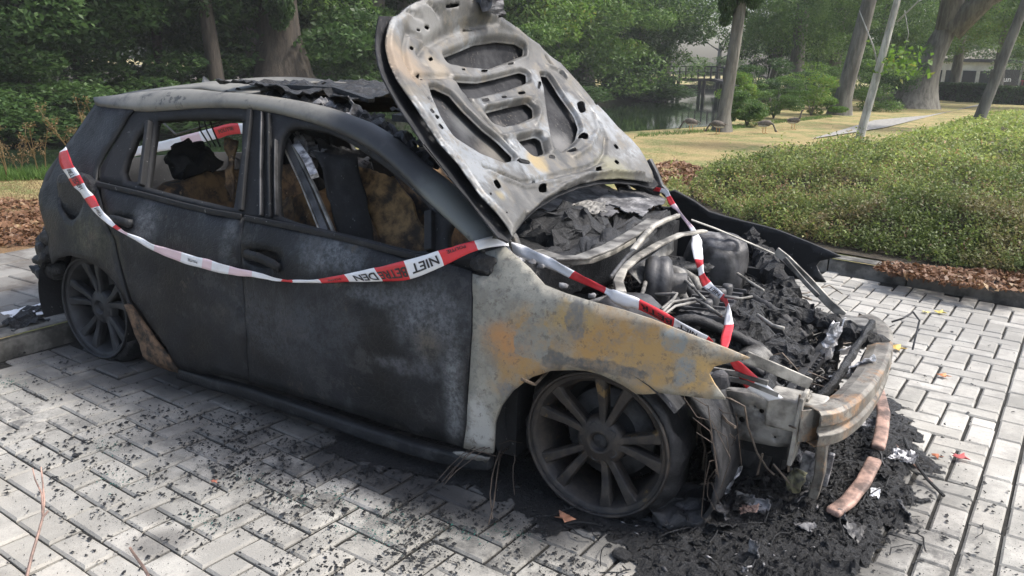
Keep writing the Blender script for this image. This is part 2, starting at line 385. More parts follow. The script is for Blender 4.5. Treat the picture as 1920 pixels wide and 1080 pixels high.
def paver():
    t = NT('concrete_paver'); r = t.rnd()
    c = t.mix(r, (.29, .28, .25), (.51, .49, .45))
    c = t.mix(t.ramp(t.noise(5, 5, .6), .4, .7), c, (.44, .43, .395))
    c = t.mix(t.math('MULTIPLY', t.ramp(t.noise(2.4, 7, .7, off=12), .42, .60), .7), c, (.20, .197, .18))
    c = t.mix(t.math('MULTIPLY', t.blob((-.4, -1.5, 0), (1.5, .75, 1), .5, 2, .8), .45), c, (.26, .255, .24))
    c = t.mix(t.math('MULTIPLY', t.ramp(t.noise(45, 5, .7, off=2), .5, .68), .45), c, (.27, .265, .25))
    c = t.mix(t.math('MULTIPLY', t.ramp(t.noise(170, 3, .7, off=2, stretch=(1, 2.2, 1)), .52, .66), .5), c, (.20, .195, .185))
    # scorch and soot washed out from under the car
    for (x, y, rx, ry, st, k) in ((0.2, -.55, 1.9, .62, .85, .5), (1.75, -.25, .62, .85, .9, .4), (-1.3, -.5, .75, .75, .8, .5), (.28, -1.66, .10, .10, .6, .6), (.10, -1.56, .09, .06, .35, .6), (.55, -.95, .45, .16, .85, .7), (1.0, -.95, .5, .18, .6, .6)):
        c = t.mix(t.math('MULTIPLY', t.blob((x, y, 0), (rx, ry, 1), k, 4, .55), st), c, (.035, .035, .037))
    for (x, y, rx, ry) in ((.3, -1.15, 1.0, .36), (1.15, -1.15, .5, .25), (-.9, -1.35, .5, .25), (2.25, -.4, .3, .5)):
        c = t.mix(t.math('MULTIPLY', t.math('MULTIPLY', t.blob((x, y, 0), (rx, ry, 1), .8, 5, .8), t.ramp(t.noise(7, 8, .75, off=x+3), .44, .62)), .75), c, (.05, .05, .05))
    c = t.mix(t.math('MULTIPLY', t.blob((2.0, 2.2, 0), (1.5, 1.3, 1), .6, 2, .8), .35), c, (.24, .235, .225))
    c = t.mix(t.math('MULTIPLY', t.blob((-.5, -2.1, 0), (1.0, .5, 1), .6, 3, .8), .3), c, (.34, .31, .25))
    c = t.mix(t.math('MULTIPLY', t.blob((.0, 1.9, 0), (1.1, .5, 1), .6, 3, .8), .6), c, (.10, .10, .10))
    sp = t.ramp(t.math('ADD', t.voro(75), t.math('MULTIPLY', t.noise(3, 4, .6), .5)), .30, .36, 1, 0); c = t.mix(t.math('MULTIPLY', sp, .75), c, (.03, .03, .032))
    return t.bsdf(c, .85, 0, t.math('ADD', t.noise(140, 5, .7), t.noise(25, 4, .6)), .5, .004)
MT['paver'] = paver()
def slabm():
    t = NT('grey_slab'); c = t.mix(t.rnd(), (.15, .145, .135), (.24, .235, .22)); c = t.mix(t.ramp(t.noise(4, 5, .7), .4, .65), c, (.10, .09, .08))
    return t.bsdf(c, .9, 0, t.noise(60, 6, .7), .5, .004)
MT['slab'] = slabm()
MT['joint'] = plain('joint_sand', (.022, .021, .018), .95, 0, .5, 40, .6, .006)
MT['kerb'] = plain('concrete_kerb', (.17, .165, .15), .9, 0, .5, 7, .6, .006, (.06, .058, .052))
def lawn():
    t = NT('dry_lawn'); c = t.mix(t.ramp(t.noise(1.1, 6, .6), .4, .62), (.36, .28, .125), (.17, .20, .06))
    c = t.mix(t.ramp(t.noise(9, 6, .7, off=3), .45, .68), c, (.42, .32, .16)); c = t.mix(t.ramp(t.noise(22, 6, .75, off=5), .52, .66), c, (.12, .10, .04))
    c = t.mix(t.blob((-4.2, .3, 0), (1.6, 1.7, 1), .7, 3, .7), c, (.20, .11, .055))
    return t.bsdf(c, .95, 0, t.math('ADD', t.noise(60, 6, .75), t.noise(8, 4, .6)), .9, .03)
MT['lawn'] = lawn()
MT['soil'] = plain('dark_soil', (.045, .035, .022), .95, 0, .5, 12, .7, .02)
MT['path'] = plain('gravel_path', (.30, .29, .27), .95, 0, .3, 9, .4, .01)
def water():
    t = NT('canal_water'); return t.bsdf(t.mix(t.ramp(t.noise(.4, 3, .5), .4, .6), (.012, .022, .012), (.020, .032, .016)), .05, 0, t.noise(1.6, 3, .5), .05, .01)
MT['water'] = water()
def leafm(name, a, b, c3=None, tr=.35, brown=False):
    t = NT(name); r = t.rnd(False); col = t.mix(r, a, b)
    if c3: col = t.mix(t.ramp(r, .86, .90), col, c3)
    col = t.mix(t.ramp(t.noise(.8, 3, .6), .35, .65), col, tuple(v*.72 for v in a))
    if brown: col = t.mix(t.math('MULTIPLY', t.ramp(t.noise(1.5, 5, .65, off=4), .54, .64), .5), col, t.mix(r, (.17, .13, .065), (.30, .21, .12)))
    d = t.n('ShaderNodeBsdfPrincipled'); t.set(d.inputs['Base Color'], col); d.inputs['Roughness'].default_value = .5; d.inputs['Specular IOR Level'].default_value = .35
    e = t.n('ShaderNodeBsdfTranslucent'); t.set(e.inputs[0], col); mx = t.n('ShaderNodeMixShader'); mx.inputs[0].default_value = tr
    t.t.links.new(d.outputs[0], mx.inputs[1]); t.t.links.new(e.outputs[0], mx.inputs[2]); t.t.links.new(mx.outputs[0], t.out.inputs[0]); return t.m
MT['leafdark'] = leafm('dark_green_leaves', (.055, .11, .034), (.10, .175, .05), None, .42)
MT['leafmid'] = leafm('mid_green_leaves', (.10, .19, .045), (.18, .28, .07), None, .45)
MT['leafbright'] = leafm('bright_green_leaves', (.13, .25, .04), (.22, .34, .06), (.3, .3, .07), .5)
MT['leafhedge'] = leafm('ground_cover_leaves', (.14, .19, .055), (.36, .42, .13), (.42, .27, .14), .4, brown=True)
MT['leafsun'] = leafm('yellow_green_ground_cover_leaves', (.26, .35, .08), (.50, .56, .16), (.42, .32, .14), .45)
MT['litter'] = leafm('fallen_brown_leaves', (.17, .085, .045), (.30, .17, .09), (.38, .27, .15), .2)
MT['straw'] = leafm('dry_stalks', (.26, .17, .085), (.16, .12, .05))
def bark(name, a, b, st=6):
    t = NT(name); n = t.noise(st, 6, .7, stretch=(1, 1, .18)); return t.bsdf(t.mix(t.ramp(n, .35, .65), a, b), .9, 0, t.noise(st*2, 6, .7, stretch=(1, 1, .15)), .9, .04)
MT['barkbrown'] = bark('shaded_brown_bark', (.022, .018, .014), (.065, .052, .04)); MT['barkdark'] = bark('dark_tree_bark', (.028, .024, .02), (.065, .056, .046)); MT['bark'] = bark('tree_bark', (.085, .08, .068), (.20, .19, .165)); MT['barkpale'] = bark('pale_sapling_bark', (.28, .27, .24), (.60, .585, .53), 10)  # brown bark of the far-bank trunks has their shade put into its dark tone
MT['wall'] = plain('white_render', (.62, .62, .60), .8, 0, .15, 2); MT['darkwood'] = plain('dark_timber', (.035, .032, .028), .8)
MT['hivis'] = plain('hi_vis_yellow', (.50, .75, .05), .7, 0, .1); MT['skin'] = plain('skin', (.42, .24, .17), .6, 0, .05); MT['darkcloth'] = plain('dark_cloth', (.03, .032, .04), .8)
MT['carred'] = plain('red_car_paint', (.35, .03, .03), .3, 0, .1); MT['window'] = plain('dark_window_glass', (.02, .025, .03), .1, 0, .1)
MT['goose'] = plain('brown_grey_feathers', (.13, .11, .09), .8, 0, .4, 30); MT['goosepale'] = plain('pale_feathers', (.50, .46, .40), .8, 0, .2, 30); MT['beak'] = plain('orange_beak', (.5, .2, .06), .6)

# ------------------------------------------------------------------ ground, canal, lawn
PA = radians(-5.0); PU = np.array([cos(PA), sin(PA)]); PV = np.array([-sin(PA), cos(PA)])
PAVE = [(-1.66, -7), (9, -7), (9, 1.85), (4.6, 2.68), (2.62, 3.08), (1.9, 3.24), (1.35, 3.33), (1.05, 3.30), (.86, 3.16), (.76, 2.95), (.72, 2.0), (.6, 1.7), (.3, 1.6), (-1.66, 1.6)]
KZ = .10
obj('ground', [(-600, -600, -1.2), (600, -600, -1.2), (600, 600, -1.2), (-600, 600, -1.2)], [(0, 1, 2, 3)], MT['soil'])['kind'] = 'structure'
CANAL = [(-7.9, -40), (-7.5, 0), (-7.3, 2.4), (-6.6, 7), (-5.0, 13), (-4.0, 18), (-4.5, 22), (-6.9, 31), (-9.8, 42), (-15, 62), (-22, 90), (-36, 86), (-26, 64), (-18, 53), (-18.6, 45), (-17.5, 34), (-16, 20), (-16, 0), (-16, -40)]
SHORE = [(-16, -40), (-16, 0), (-16, 20), (-17.5, 34), (-18.6, 45), (-18, 53), (-26, 64), (-36, 86)]
ex = np.array([(x, y) for x in np.arange(-14, 12, .8) for y in np.arange(-6, 30, .8)])
LV, LF = cdt([(-400, -300), (400, -300), (400, 500), (-400, 500)], [CANAL, PAVE], 60, ex)
obj('lawn', [(x, y, KZ+(.03*fbm(x*.4, y*.4, 0) if dist_poly(np.array([[x, y]]), PAVE)[0] > .3 and abs(x) < 60 else 0)) for x, y in LV], LF, MT['lawn'], smooth=True)['kind'] = 'structure'
obj('joint_sand', [(-1.66, -7, -.012), (9, -7, -.012), (9, 3.5, -.012), (-1.66, 3.5, -.012)], [(0, 1, 2, 3)], MT['joint'])['kind'] = 'structure'
cv = [(x, y, KZ) for x, y in CANAL]; cc = np.mean(CANAL, 0)
low = [(x+(.9 if i > 10 else -.9), y, -1.1) for i, (x, y) in enumerate(CANAL)]
obj('canal_bank', cv+low, [(i, (i+1) % len(cv), len(cv)+(i+1) % len(cv), len(cv)+i) for i in range(len(cv))], plain('dark_canal_bank', (.018, .017, .011), .95, 0, .5, 6, .6, .02))['kind'] = 'structure'  # bank tone is darker than the other soil
obj('canal_water', [(-45, -60, -.45), (-2, -60, -.45), (-2, 90, -.45), (-45, 90, -.45)], [(0, 1, 2, 3)], MT['water'])['kind'] = 'structure'

obj('woodland_floor', [(-16.2, -60, KZ+.02), (-16.2, 20, KZ+.02), (-17.8, 34, KZ+.02), (-19, 46, KZ+.02), (-40, 85, KZ+.02), (-120, 85, KZ+.02), (-120, -60, KZ+.02)], [(0, 6, 5, 4, 3, 2, 1)], MT['soil'])['kind'] = 'structure'
# pavers
def chamfer_brick(L, Wd, zt=0., c=.007, dep=.03):
    a, b = L/2, Wd/2; V = [(sx*a, sy*b, -dep) for sx, sy in ((-1, -1), (1, -1), (1, 1), (-1, 1))]+[(sx*a, sy*b, -c) for sx, sy in ((-1, -1), (1, -1), (1, 1), (-1, 1))]+[(sx*(a-c), sy*(b-c), 0) for sx, sy in ((-1, -1), (1, -1), (1, 1), (-1, 1))]
    F = [(8, 9, 10, 11)]+[(i, (i+1) % 4, 4+(i+1) % 4, 4+i) for i in range(4)]+[(4+i, 4+(i+1) % 4, 8+(i+1) % 4, 8+i) for i in range(4)]
    return V, F
def pave():
    rng = random.Random(5); P = .1035; g = .0065; bricks = []
    V0 = -1.62; U0 = 2.39
    def addb(u0, u1, v0, v1): bricks.append(((u0+u1)/2, (v0+v1)/2, u1-u0-(g+.004), v1-v0-g))
    nU = int((U0+2.2)/P)+1; nV = int(5.4/P)
    for i in range(-nU, 0):
        for j in range(0, nV):
            m = (i+j) % 4; u = U0+i*P; v = V0+j*P
            if m == 0: addb(u, min(u+2*P, U0), v, v+P)
            elif m == 1 and i == -nU: pass
            elif m == 2: addb(u, u+P, v, v+2*P)
            elif m == 3 and j == 0: addb(u, u+P, v, v+P)
    for r in range(0, 14):
        off = (r % 2)*P
        for k in range(-26, 30): addb(U0-.05+k*2*P+off, U0-.05+(k+1)*2*P+off, V0-(r+1)*P, V0-r*P)
    for c in range(0, 14):
        for k in range(-1, 26): addb(U0+c*P, U0+(c+1)*P, V0+.02+k*2*P+(.03 if c > 1 else 0), V0+.02+(k+1)*2*P+(.03 if c > 1 else 0))
    bricks[:] = [b for b in bricks if not (b[0] > U0-.1 and b[1] > V0-P*.2 and b[2] > b[3] and b[0] > U0+.0)]
    out = []
    for (u, v, L, Wd) in bricks:
        p = PU*u+PV*v
        if not inside(p, PAVE) or dist_poly(np.array([p]), PAVE)[0] < .06: continue
        d = np.array([p[0], p[1], 0])-CAM; z = d @ FW
        if z < .3: vis = 0
        else:
            px = 960+FPX*(d @ RT)/z; py = 540-FPX*(d @ UP)/z
            hid = (-1.5 < p[0] < 1.9 and -.72 < p[1] < 1.2) or (p[0] < .75 and p[1] > -.7)
            vis = 0 if (px < -40 or px > 1960 or py < 0 or py > 1120 or hid) else L*Wd/z**3
        out.append((vis, p, L, Wd))
    out.sort(key=lambda t: -t[0])
    root = bpy.data.objects.new('pavement', None); COL.objects.link(root); root['kind'] = 'structure'
    me = {}
    big = MB()
    for n, (vis, p, L, Wd) in enumerate(out):
        if p[0] < -1.8 or p[0] > 4.0 or p[1] < -3.1: continue
        key = (round(L, 3), round(Wd, 3))
        R = Matrix.Rotation(PA+rng.gauss(0, .006), 4, 'Z') @ Matrix.Rotation(rng.gauss(0, .014), 4, 'X') @ Matrix.Rotation(rng.gauss(0, .014), 4, 'Y')
        M = Matrix.Translation((p[0]+rng.gauss(0, .0012), p[1]+rng.gauss(0, .0012), rng.gauss(0, .0018))) @ R
        if n < 299 and vis > 0:
            if key not in me: me[key] = meshdata('paver', *chamfer_brick(L, Wd), MT['paver'])
            o = bpy.data.objects.new('paver', me[key]); COL.objects.link(o); o.parent = root; o.matrix_basis = M
        else:
            V, F = chamfer_brick(L, Wd); big.add([M @ Vector(v) for v in V], F)
    o = big.build('paver_field', MT['paver'], root); o['kind'] = 'stuff'
pave()

# kerbs: individual stones
def kerb(path, name='kerb'):
    root = bpy.data.objects.new(name, None); COL.objects.link(root); root['kind'] = 'structure'
    P = [Vector((x, y, 0)) for x, y in path]
    for a, b in zip(P[:-1], P[1:]):
        d = b-a; n = max(1, round(d.length/.9)); t = d.normalized(); nn = Vector((-t.y, t.x, 0))
        for k in range(n):
            p0 = a+d*k/n+t*.003; p1 = a+d*(k+1)/n-t*.003; V = []
            for p in (p0, p1):
                for w, z in ((0, -.05), (.004, KZ-.02), (.022, KZ+.006), (.13, KZ+.012), (.15, KZ-.01), (.15, -.05)): V.append(p+nn*w+Vector((0, 0, z)))
            F = [(i, i+1, i+7, i+6) for i in range(5)]+[(5, 4, 3, 2, 1, 0), (6, 7, 8, 9, 10, 11)]
            bevel(obj('kerb_stone', V, F, MT['kerb'], root), .006, 2)
kerb([(9, 1.85), (4.6, 2.68), (2.62, 3.08), (1.9, 3.24), (1.35, 3.33), (1.05, 3.30), (.86, 3.16), (.76, 2.95), (.72, 2.0), (.6, 1.7), (.3, 1.6), (-1.66, 1.6)][::-1], 'planting_kerb')
kerb([(-1.66, 1.6), (-1.66, -6.9)][::-1], 'bay_kerb')
# slabs behind the bay
def slabs():
    rng = random.Random(8); root = bpy.data.objects.new('footway', None); COL.objects.link(root); root['kind'] = 'structure'
    V, F = chamfer_brick(.294, .294, c=.006); me = meshdata('slab', V, F, MT['slab'])
    for i in range(5):
        for j in range(14):
            o = bpy.data.objects.new('slab', me); COL.objects.link(o); o.parent = root
            o.matrix_basis = Matrix.Translation((-1.97-i*.3, -2.7+j*.3+(.15 if i % 2 else 0), KZ+.022+rng.gauss(0, .002))) @ Matrix.Rotation(rng.gauss(0, .01), 4, 'X') @ Matrix.Rotation(rng.gauss(0, .01), 4, 'Y')
slabs()

# ------------------------------------------------------------------ the burnt car
H0 = np.array([.93, 0, .87]); HC = np.array([-.7071, 0, .7071]); HN = np.array([.7071, 0, .7071])
def hh(s, y): return .05*(abs(y)/.7)**2+3.*max(0, s-.75)**2+.02*max(0, -s)
def hoodpos(y, s, e=0.): return H0+np.array([0, y, 0])+HC*s+HN*(hh(s, y)+e)
def hoodys(px, py):
    d = ray(px, py); h = 0
    for _ in range(6):
        t = ((H0+HN*h-CAM) @ HN)/(d @ HN); p = CAM+d*t; s = (p-H0) @ HC; h = .5*h+.5*hh(s, p[1])
    return float(p[1]), float(s)
def hoodpt(px, py): return hoodpos(*hoodys(px, py))
MT['hood'] = hood_mat(); MT['hoodskin'] = skin_mat()
car = thing('burnt_car', 'burnt-out black hatchback with raised bonnet and rust-coloured front wing on the pavers', 'car')

def s2(pts, f=side): return [(lambda p: (float(p[0]), float(p[2])))(f(*q)) for q in pts]
def panel(name, out, holes, mat, parent, step=.035, thick=.014, disp=None, label=None, mirror=None, off=0.):
    O = s2(out); H = [s2(h) for h in holes]; V, F = cdt(O, H, step)
    def mp(x, z, s=-1):
        w = hw(x, z)+off+(disp(x, z) if disp else 0)
        return (x, s*w, z)
    pts = [mp(x, z) for x, z in V]
    # wind so normals face -y
    F2 = []
    for f in F:
        a, b, c = [Vector(pts[i]) for i in f[:3]]
        F2.append(f if (b-a).cross(c-a).y < 0 else f[::-1])
    o = obj(name, pts, F2, mat, parent, True, label); solid(o, thick)
    if mirror:
        o2 = obj(mirror if isinstance(mirror, str) else name, [(x, -y, z) for x, y, z in pts], [f[::-1] for f in F2], MT['inner'], parent, True); solid(o2, thick)
    return o
dent = lambda x, z: .004*noise.noise(Vector((x*4, 0, z*5)))+.0025*noise.noise(Vector((x*11, 3, z*13)))
# --- rear quarter
fuel = [(134+21*cos(a)*(1-.2*sin(a)), 382+31*sin(a)) for a in np.linspace(0, 2*pi, 18)[:-1]]
qo = [(180, 192), (222, 202), (251, 205), (238, 219), (215, 257), (193, 292), (182, 314), (179, 341), (190, 380), (212, 450), (228, 519), (241, 567), (264, 620), (290, 655),
      (338, 699), (327, 694), (305, 686), (291, 679), (273, 664), (264, 641), (250, 596), (235, 560), (214, 528), (190, 504), (161, 487), (131, 479), (107, 484), (97, 495), (91, 470), (90, 454), (82, 418), (73, 382), (75, 354), (84, 342), (91, 337),
      (102, 314), (120, 277), (136, 257), (153, 232), (171, 205)]
q = panel('rear_quarter_panel', qo, [fuel], MT['body'], car, mirror=True)
fp = side(134, 382); V, F = superell((fp[0], fp[1]+.06, fp[2]), (.15, .05, .13), .5, 24, 14, amp=.015, fr=14); obj('fuel_filler_recess', V, F, MT['char'], car, True)
# folded arch lip that hangs down to the ground in front of the rear wheel
lip = [(241, 569), (250, 573), (268, 602), (283, 622), (300, 645), (318, 668), (340, 699), (322, 692), (303, 684), (290, 680), (274, 664), (267, 645), (256, 610)]
panel('arch_lip', lip, [], MT['lip'], car, .03, .02, lambda x, z: .012+.01*noise.noise(Vector((x*14, 1, z*14))), off=.006)
# rear face: hatch, tail, burnt bumper scraps
edge = [side(*p) for p in [(180, 194), (153, 232), (120, 277), (91, 337), (73, 382), (82, 418), (90, 454), (91, 490)]]
V = []; n = len(edge); K = 14
for e in edge:
    for k in range(K+1):
        t = k/K*2-1; b = 1-t*t; back = .30*min(1, (1-abs(t))*3.2)**.6+.08*b
        V.append((e[0]-back*(1. if e[2] < .9 else .45), e[1]*(-t)*1., e[2]+.02*b))
F = [(i*(K+1)+k, i*(K+1)+k+1, (i+1)*(K+1)+k+1, (i+1)*(K+1)+k) for i in range(n-1) for k in range(K) if not (1 <= i <= 2 and 1 <= k <= K-2)]
solid(obj('tailgate', V, F, MT['inner'], car, True), .015)
mb = MB(); rng = random.Random(2)
for i in range(16):
    t = i/15; p = side(85+8*sin(i), 440+t*75); c = (p[0]-.03-.03*rng.random(), p[1]+.02+.05*rng.random(), p[2])
    V, F = superell(c, (.03+.03*rng.random(), .04, .035), .7, 10, 7, amp=.02, fr=18, seed=i); mb.add(V, F)
p = side(72, 512); V, F = superell((p[0]-.02, p[1]+.03, p[2]), (.05, .04, .025), .5, 12, 8, amp=.02, fr=20); mb.add(V, F)
mb.build('burnt_bumper_remains', MT['char'], car, True, kind='stuff')

# --- doors
rd_low = [(186, 345), (260, 362), (340, 384), (400, 398), (457, 408), (453, 440), (453, 500), (457, 560), (461, 620), (466, 714), (420, 703), (380, 700), (340, 696), (312, 652), (290, 622), (262, 583), (246, 562), (234, 519), (216, 450), (194, 384)]
fd_low = [(460, 409), (540, 424), (620, 441), (700, 461), (760, 478), (820, 489), (884, 508), (884, 560), (883, 620), (878, 697), (873, 794), (867, 838), (780, 815), (680, 782), (580, 750), (468, 716), (463, 620), (459, 560), (455, 500), (455, 440)]
def handle_px(door_out, cx, cy, w, h, ang):
    return [(cx+w*cos(a)*cos(ang)-h*sin(a)*sin(ang), cy+w*cos(a)*sin(ang)+h*sin(a)*cos(ang)) for a in np.linspace(0, 2*pi, 15)[:-1]]
def recess(door, cx, cy, w, h, ang):
    pxs = handle_px(None, cx, cy, w, h, ang); ring = [side(*p) for p in pxs]; c = np.mean(ring, 0); V = [tuple(r) for r in ring]+[tuple(c+(r-c)*.7+np.array([0, .04, 0])) for r in ring]; n = len(ring)
    F = [(i, (i+1) % n, n+(i+1) % n, n+i) for i in range(n)]+[tuple(range(n, 2*n))]
    obj('handle_recess', V, F, MT['body'], door, True)
def dent2(x, z): return dent(x, z)-.006*math.exp(-((x-.45)/.12)**2-((z-.3)/.14)**2)
rdoor = panel('rear_door', rd_low, [handle_px(0, 228, 418, 22, 13, .25)], MT['body'], car, .035, .02, dent, mirror=True)
recess(rdoor, 228, 418, 22, 13, .25)
fdoor = panel('front_door', fd_low, [handle_px(0, 492, 484, 37, 17, .12)], MT['body'], car, .035, .02, dent2, mirror=True)
recess(fdoor, 492, 484, 37, 17, .12)
for door, pts in ((rdoor, [(212, 409), (228, 411), (246, 417)]), (fdoor, [(466, 474), (490, 480), (516, 492), (524, 499)])):
    P = [side(*p)+np.array([0, -.012, -.004]) for p in pts]
    mb = MB(); mb.tube([P[0]+np.array([0, .03, 0])]+P+[P[-1]+np.array([0, .03, 0])], [.016]+[.02]*len(P)+[.016], 10, flat=.6); mb.build('door_handle', MT['body'], door, True)
# creases
def strip(name, pxs, dy, w, mat, parent, r=.006):
    P = [side(*p)+np.array([0, dy, 0]) for p in pxs]; mb = MB(); mb.bar(P, .012, w); return bevel(mb.build(name, mat, parent, True), .003)
strip('window_ledge_trim', [(183, 344), (260, 362), (340, 383), (400, 397), (454, 406)], -.004, .022, MT['inner'], rdoor)
strip('window_ledge_trim', [(460, 408), (540, 423), (620, 440), (700, 460), (770, 479), (830, 492)], -.004, .022, MT['inner'], fdoor)
# upper door frames
rf_out = [(251, 206), (300, 206), (400, 199), (449, 198), (488, 203), (490, 260), (488, 330), (484, 411), (457, 406), (400, 396), (340, 382), (260, 360), (183, 343), (184, 316), (196, 292), (218, 257), (240, 219)]
rq_h = [(232, 339), (226, 322), (233, 295), (240, 282), (247, 262), (262, 242), (276, 227), (279, 232), (264, 344)]
rm_h = [(287, 226), (330, 222), (400, 221), (446, 223), (456, 227), (456, 240), (452, 270), (447, 300), (440, 350), (434, 391), (400, 383), (340, 369), (270, 351)]
panel('rear_window_frame', rf_out, [rq_h, rm_h], MT['inner'], rdoor, .03, .03, lambda x, z: .0015*noise.noise(Vector((x*20, 0, z*20))), mirror=True, off=-.012)
ff_out = [(492, 204), (530, 209), (604, 230), (671, 260), (711, 284), (749, 317), (784, 352), (815, 385), (842, 410), (873, 437), (892, 458), (905, 485), (900, 506), (884, 507), (820, 488), (760, 476), (700, 460), (620, 440), (540, 423), (486, 411), (490, 330), (493, 260)]
ff_h = [(525, 257), (534, 243), (548, 237), (575, 240), (610, 248), (645, 264), (690, 293), (726, 320), (758, 346), (785, 371), (805, 396), (806, 440), (805, 470), (780, 472), (735, 463), (700, 453), (618, 434), (560, 420), (519, 405), (515, 380), (514, 330), (518, 290)]
ff_t = [(842, 419), (862, 435), (880, 455), (862, 462), (835, 468), (834, 440)]
panel('front_window_frame', ff_out, [ff_h, ff_t], MT['inner'], fdoor, .03, .03, lambda x, z: .0015*noise.noise(Vector((x*20, 0, z*20))), mirror=True, off=-.012)
# divider, pillar mouldings, window guides
mb = MB(); mb.bar([side(281, 228)+np.array([0, -.002, 0]), side(266, 348)+np.array([0, -.002, 0])], .03, .022, (1, 0, 0)); bevel(mb.build('quarter_window_divider', MT['inner'], rdoor), .004)
for a, b, w, m in (((470, 207), (452, 395), .02, 'inner'), ((492, 210), (490, 405), .008, 'dsteel'), ((505, 214), (508, 408), .010, 'inner'), ((518, 262), (519, 404), .004, 'dsteel')):
    mb = MB(); mb.bar([side(*a), side((a[0]+b[0])/2, (a[1]+b[1])/2)+np.array([0, -.003, 0]), side(*b)], .02, w, (1, 0, 0)); bevel(mb.build('pillar_moulding', MT[m], car), .003)
mb = MB(); mb.bar([side(806, 396), side(806, 470)], .03, .03, (1, 0, 0)); bevel(mb.build('mirror_pillar', MT['inner'], fdoor), .004)
V, F = superell(side(905, 495)+np.array([0, .0, 0]), (.045, .02, .032), .6, 20, 12, amp=.018, fr=24); obj('melted_mirror_foot', V, F, MT['char'], fdoor, True)
# centre pillar (behind the frames)
mb = MB(); mb.bar([side(472, 204)+np.array([0, .06, 0]), side(470, 300)+np.array([0, .06, 0]), side(465, 410)+np.array([0, .06, 0]), side(460, 700)+np.array([0, .06, 0])], .06, .16, (1, 0, 0)); mb.build('centre_pillar', MT['inner'], car)
# sill
mb = MB(); P = [side(*p)+np.array([0, .012, -.012]) for p in [(330, 694), (400, 716), (467, 733), (580, 771), (700, 812), (800, 843), (872, 860), (918, 862)]]
mb.bar(P, .05, .055); bevel(mb.build('sill', MT['body'], car, True), .014, 3)
mb = MB(); P = [(x, -y, z) for x, y, z in P]; mb.bar(P, .05, .055); mb.build('sill', MT['inner'], car, True)
panel('sill_end_scab', [(852, 846), (870, 846), (922, 857), (915, 866), (880, 862)], [], MT['steel'], car, .02, .006, lambda x, z: .004*noise.noise(Vector((x*30, 1, z*30))), off=.012)

# --- roof rail, front pillar, roof
up = [(180, 190), (230, 180), (300, 172), (360, 168), (413, 178), (471, 180), (502, 184), (549, 191), (591, 199), (627, 208), (671, 226), (696, 234), (749, 271), (784, 307), (827, 335), (873, 380), (891, 404), (944, 450)]
lo = [(183, 196), (222, 203), (290, 206), (360, 197), (410, 197), (449, 197), (490, 202), (530, 210), (572, 221), (604, 231), (650, 251), (671, 262), (711, 285), (749, 318), (794, 366), (842, 410), (862, 428), (905, 470)]
V = []; railin = []
for u, l in zip(up, lo):
    b = side(*l); a = at(u[0], u[1], 1, b[1]+.075)
    a2 = a+np.array([0, .05, -.012]); out_ = np.array([0, -.55, .83])
    rows = [b+np.array([0, .03, -.012]), b+np.array([0, -.004, 0])]
    for t in (.25, .5, .75): rows.append(b*(1-t)+a*t+out_*.022*sin(pi*t))
    rows += [a, a2, a2+np.array([0, .0, -.04])]; V += [tuple(r) for r in rows]; railin.append(a2)
K = 8; n = len(up); F = [(i*K+k, i*K+k+1, (i+1)*K+k+1, (i+1)*K+k) for i in range(n-1) for k in range(K-1)]
o = obj('roof_rail', V, F, MT['rail'], car, True); o.modifiers.new('ss', 'SUBSURF').levels = 2; o.modifiers['ss'].render_levels = 2
solid(o, .01)
o = obj('roof_rail', [(x, -y, z) for x, y, z in V], [f[::-1] for f in F], MT['inner'], car, True); solid(o, .01)
# roof sheet, rear part only, burnt through in front of it
V = []; K = 16; R5 = railin[:6]
for i, a in enumerate(R5):
    for k in range(K+1):
        t = k/K*2-1; w = a[1]; jag = (.09*noise.noise(Vector((t*5, 1, 2)))+.10*(1-abs(t))) if i == 5 else 0
        V.append((a[0]-jag-(.10*(1-t*t) if i == 0 else 0), -w*t, a[2]+.012+.045*(1-abs(t)**2.2)))
F = [(i*(K+1)+k, i*(K+1)+k+1, (i+1)*(K+1)+k+1, (i+1)*(K+1)+k) for i in range(5) for k in range(K)]
solid(obj('roof_sheet', V, F, MT['rail'], car, True), .012)
p = at(397, 163, 1, 0.0); V = [(p[0]-.10, .0, p[2]-.02), (p[0]-.055, -.001, p[2]+.055), (p[0]+.02, 0, p[2]+.012), (p[0]+.09, 0, p[2]-.02), (p[0]-.03, -.03, p[2]-.02), (p[0]-.03, .03, p[2]-.02), (p[0]-.05, -.006, p[2]+.04), (p[0]-.05, .006, p[2]+.04)]
obj('roof_antenna', V, [(0, 4, 6), (6, 1, 0), (4, 3, 2), (4, 2, 6), (6, 2, 1), (0, 7, 5), (7, 0, 1), (5, 2, 3), (5, 7, 2), (7, 1, 2), (0, 5, 3, 4)], MT['steel'], car, False)
